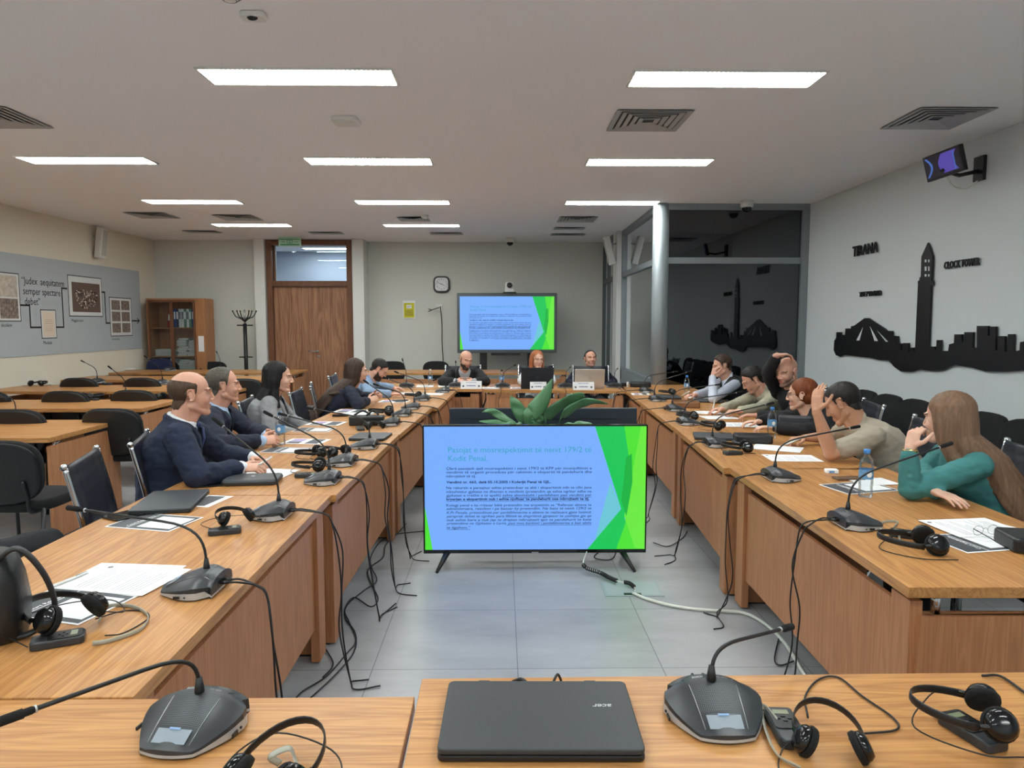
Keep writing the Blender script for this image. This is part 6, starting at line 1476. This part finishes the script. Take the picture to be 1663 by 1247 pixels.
# --- head table
H1 = person('bald bearded man in a black suit with folded hands at the head table', hx(757, 585, 9.3), (-66, -12, -8), -84, L=.50, arms={'R': (hx(740, 619, 8.95), (-1, .2, -.5), (1, -.15, 0), (.3, .6, -.6), fist), 'L': (hx(770, 619, 8.95), (1, .2, -.5), (-1, -.15, 0), (-.3, .6, -.6), fist)}, skin='rosy', top='black', shirt='greyshirt', hair=('baldlow', 'dark'), beard=('shortbeard', .003), chair='high black chair under the bearded man in black', brow='dark', belly=.02, hs=1.04)
H2 = person('woman with red-blond hair and a white top behind the open black laptop', hx(873, 584, 9.45), (-72, -4, 0), -90, L=.44, arms={'R': (V((.28, 8.95, .80)), (-1, .3, -.6), (.4, -1, 0), Zn, relaxed), 'L': (V((.62, 8.95, .80)), (1, .3, -.6), (-.4, -1, 0), Zn, relaxed)}, fem=True, skin='fair', top='white', vopen=False, hair=('long', 'red', .20, .6), chair='black mesh chair under the red-haired woman', brow='brown')
H3 = person('man in a dark suit, white shirt and dark tie leaning back behind the silver laptop', hx(959, 583, 9.75), (-80, 8, 0), -93, L=.46, back=True, arms={'R': (V((1.12, 9.45, .66)), (-1, .3, -.3), (.8, -.5, -.1), Zn, relaxed, V((.95, 9.78, .74))), 'L': (V((1.36, 9.45, .66)), (1, .3, -.3), (-.8, -.5, -.1), Zn, relaxed, V((1.56, 9.78, .74)))}, skin='rosy', top='navy2', shirt='white', tie=blktie, hair=('recede', 'dark'), eyes='down', chair='black chair under the man with the dark tie', brow='dark')
# --- right side
e1 = T_(1158, 647, .80)
R1_ = person('man in a dark vest and pale shirt resting his face on his hand, wristwatch', hx(1172, 594, 7.75), (178, -14, 0), 184, L=.50, arms={'L': (hx(1157, 611, 7.3), (0, -1, -.5), (.35, .2, 1), (.8, .3, .3), fist, e1), 'R': (T_(1128, 641, .80), (.3, .8, -.6), (-1, -.3, -.05), Zn, writing)}, skin='rosy', top='vest', shirt='pale', sleeve='vest', hair=('short', 'dkbrown'), eyes='down', chair='black chair under the man in the dark vest', brow='dark')
onarm(R1_, 'L', .93, 'wristwatch', M['silver'], .032, .02)
pen('white pen of the man in the vest', T_(1106, 643, .765), T_(1120, 635, .84))
R2_ = person('man with glasses in a khaki jacket writing with a white pen', hx(1222, 617, 6.6), (174, -34, 0), 182, L=.53, arms={'R': (T_(1172, 664, .80), (.4, .8, -.6), (-1, -.1, -.05), Zn, writing), 'L': (T_(1200, 668, .80), (.3, -.8, -.6), (-1, .25, 0), Zn, fist)}, skin='rosy', top='khaki', vopen=False, hair=('short', 'dark'), glasses=True, eyes='down', chair='black chair under the man in the khaki jacket', brow='dark')
pen('white pen held by the man in khaki', T_(1156, 672, .765), T_(1161, 648, .87))
R3_ = person('man with a shaved head in black, hand on top of his head', hx(1277, 604, 5.87), (212, -16, 0), 196, L=.52, arms={'R': (hx(1262, 577, 5.76), (-.6, .4, .1), (1, .15, .10), (.0, 0, -1), (34, 38, 40, 44), hx(1247, 606, 5.92)), 'L': (V((2.1, 5.72, .80)), (.3, -.8, -.4), (-1, .4, 0), Zn, relaxed)}, skin='rosy', top='black', vopen=False, hair=('none', 'dark'), beard=('stubble', .0008), eyes='down', chair='black chair under the man with his hand on his head', brow='dark', twist=0)
R4_ = person('woman with auburn hair tied back, glasses and black jacket, turned away', hx(1301, 641, 5.3), (150, -8, 0), 168, L=.48, arms={'L': (T_(1254, 694, .80), (.2, -.9, -.5), (-1, .3, 0), Zn, relaxed), 'R': (T_(1240, 688, .80)+V((0, .12, 0)), (.3, .8, -.5), (-1, 0, 0), Zn, relaxed)}, fem=True, skin='fair', top='black', vopen=False, hair=('bun', 'auburn', .1), glasses=True, chair='black chair under the auburn-haired woman', near=True)
soft('handbag', 'dark grey handbag held before the auburn-haired woman', 'bag', T_(1290, 704, .755), R(70), .1, .22, .13, cloth('dark grey bag leather', srgb(58, 60, 68), .5))
ee = T_(1350, 737, .795); w5 = hx(1326, 667, ee.y+.01)
R5_ = person('man with short dark hair in a beige polo, hand on his forehead, writing', hx(1368, 655, 4.25), (138, -32, 0), 176, L=.54, arms={'L': (w5, (0, -1, -.5), (.10, .18, 1), (.75, .55, -.1), (20, 22, 24, 26), ee), 'R': (T_(1306, 711, .80), (.3, .8, -.6), (-1, -.15, -.05), Zn, writing)}, skin='tan', top='beige', vopen=False, sleeve='short', hair=('buzz', 'dark'), near=True, eyes='down', chair='ribbed chair under the man in the beige shirt', belly=.03, brow='dark', hs=1.05)
pen('white pen held by the man in beige', T_(1275, 722, .765), T_(1310, 708, .84))
e6 = T_(1478, 795, .80); w6 = hx(1478, 727, e6.y)
R6_ = person('woman with long light brown hair in a teal blouse, cheek on her fist', hx(1538, 680, 3.32), (118, -8, 0), 172, L=.49, arms={'L': (w6, (-.3, -1, -.3), (.30, .1, 1), (.9, .4, .2), fist, e6), 'R': (T_(1522, 800, .80), (.5, .7, -.4), (.2, -1, -.05), (0, 0, -1), flat, T_(1500, 768, .81))}, fem=True, skin='fair', top='teal', vopen=False, sleeve='long', hair=('long', 'light', .54, .38, (.17, -.12, 0)), near=True, chair='ribbed chair under the woman in teal', collar=False, hs=1.04)
onarm(R6_, 'L', .93, 'bracelet', mat('gold', srgb(214, 176, 110), .25, .9), .027, .018)
P12 = person('person in dark clothes at the left edge, only the raised knee in view', V((-2.5, 2.35, 1.18)), (20, 0, 0), 12, L=.52, arms={'R': (V((-2.2, 2.1, .72)), (0, -1, -.3), (1, .2, 0), Zn, relaxed, V((-2.45, 2.08, .8))), 'L': (V((-2.15, 2.5, .72)), (0, 1, -.3), (1, -.2, 0), Zn, relaxed, V((-2.4, 2.6, .8)))}, skin='fair', top='black', vopen=False, hair=('short', 'dark'), knees={'L': (V((-1.84, 2.80, .665)), V((-1.70, 2.72, .25)))}, chair='ribbed chair under the person at the left edge')
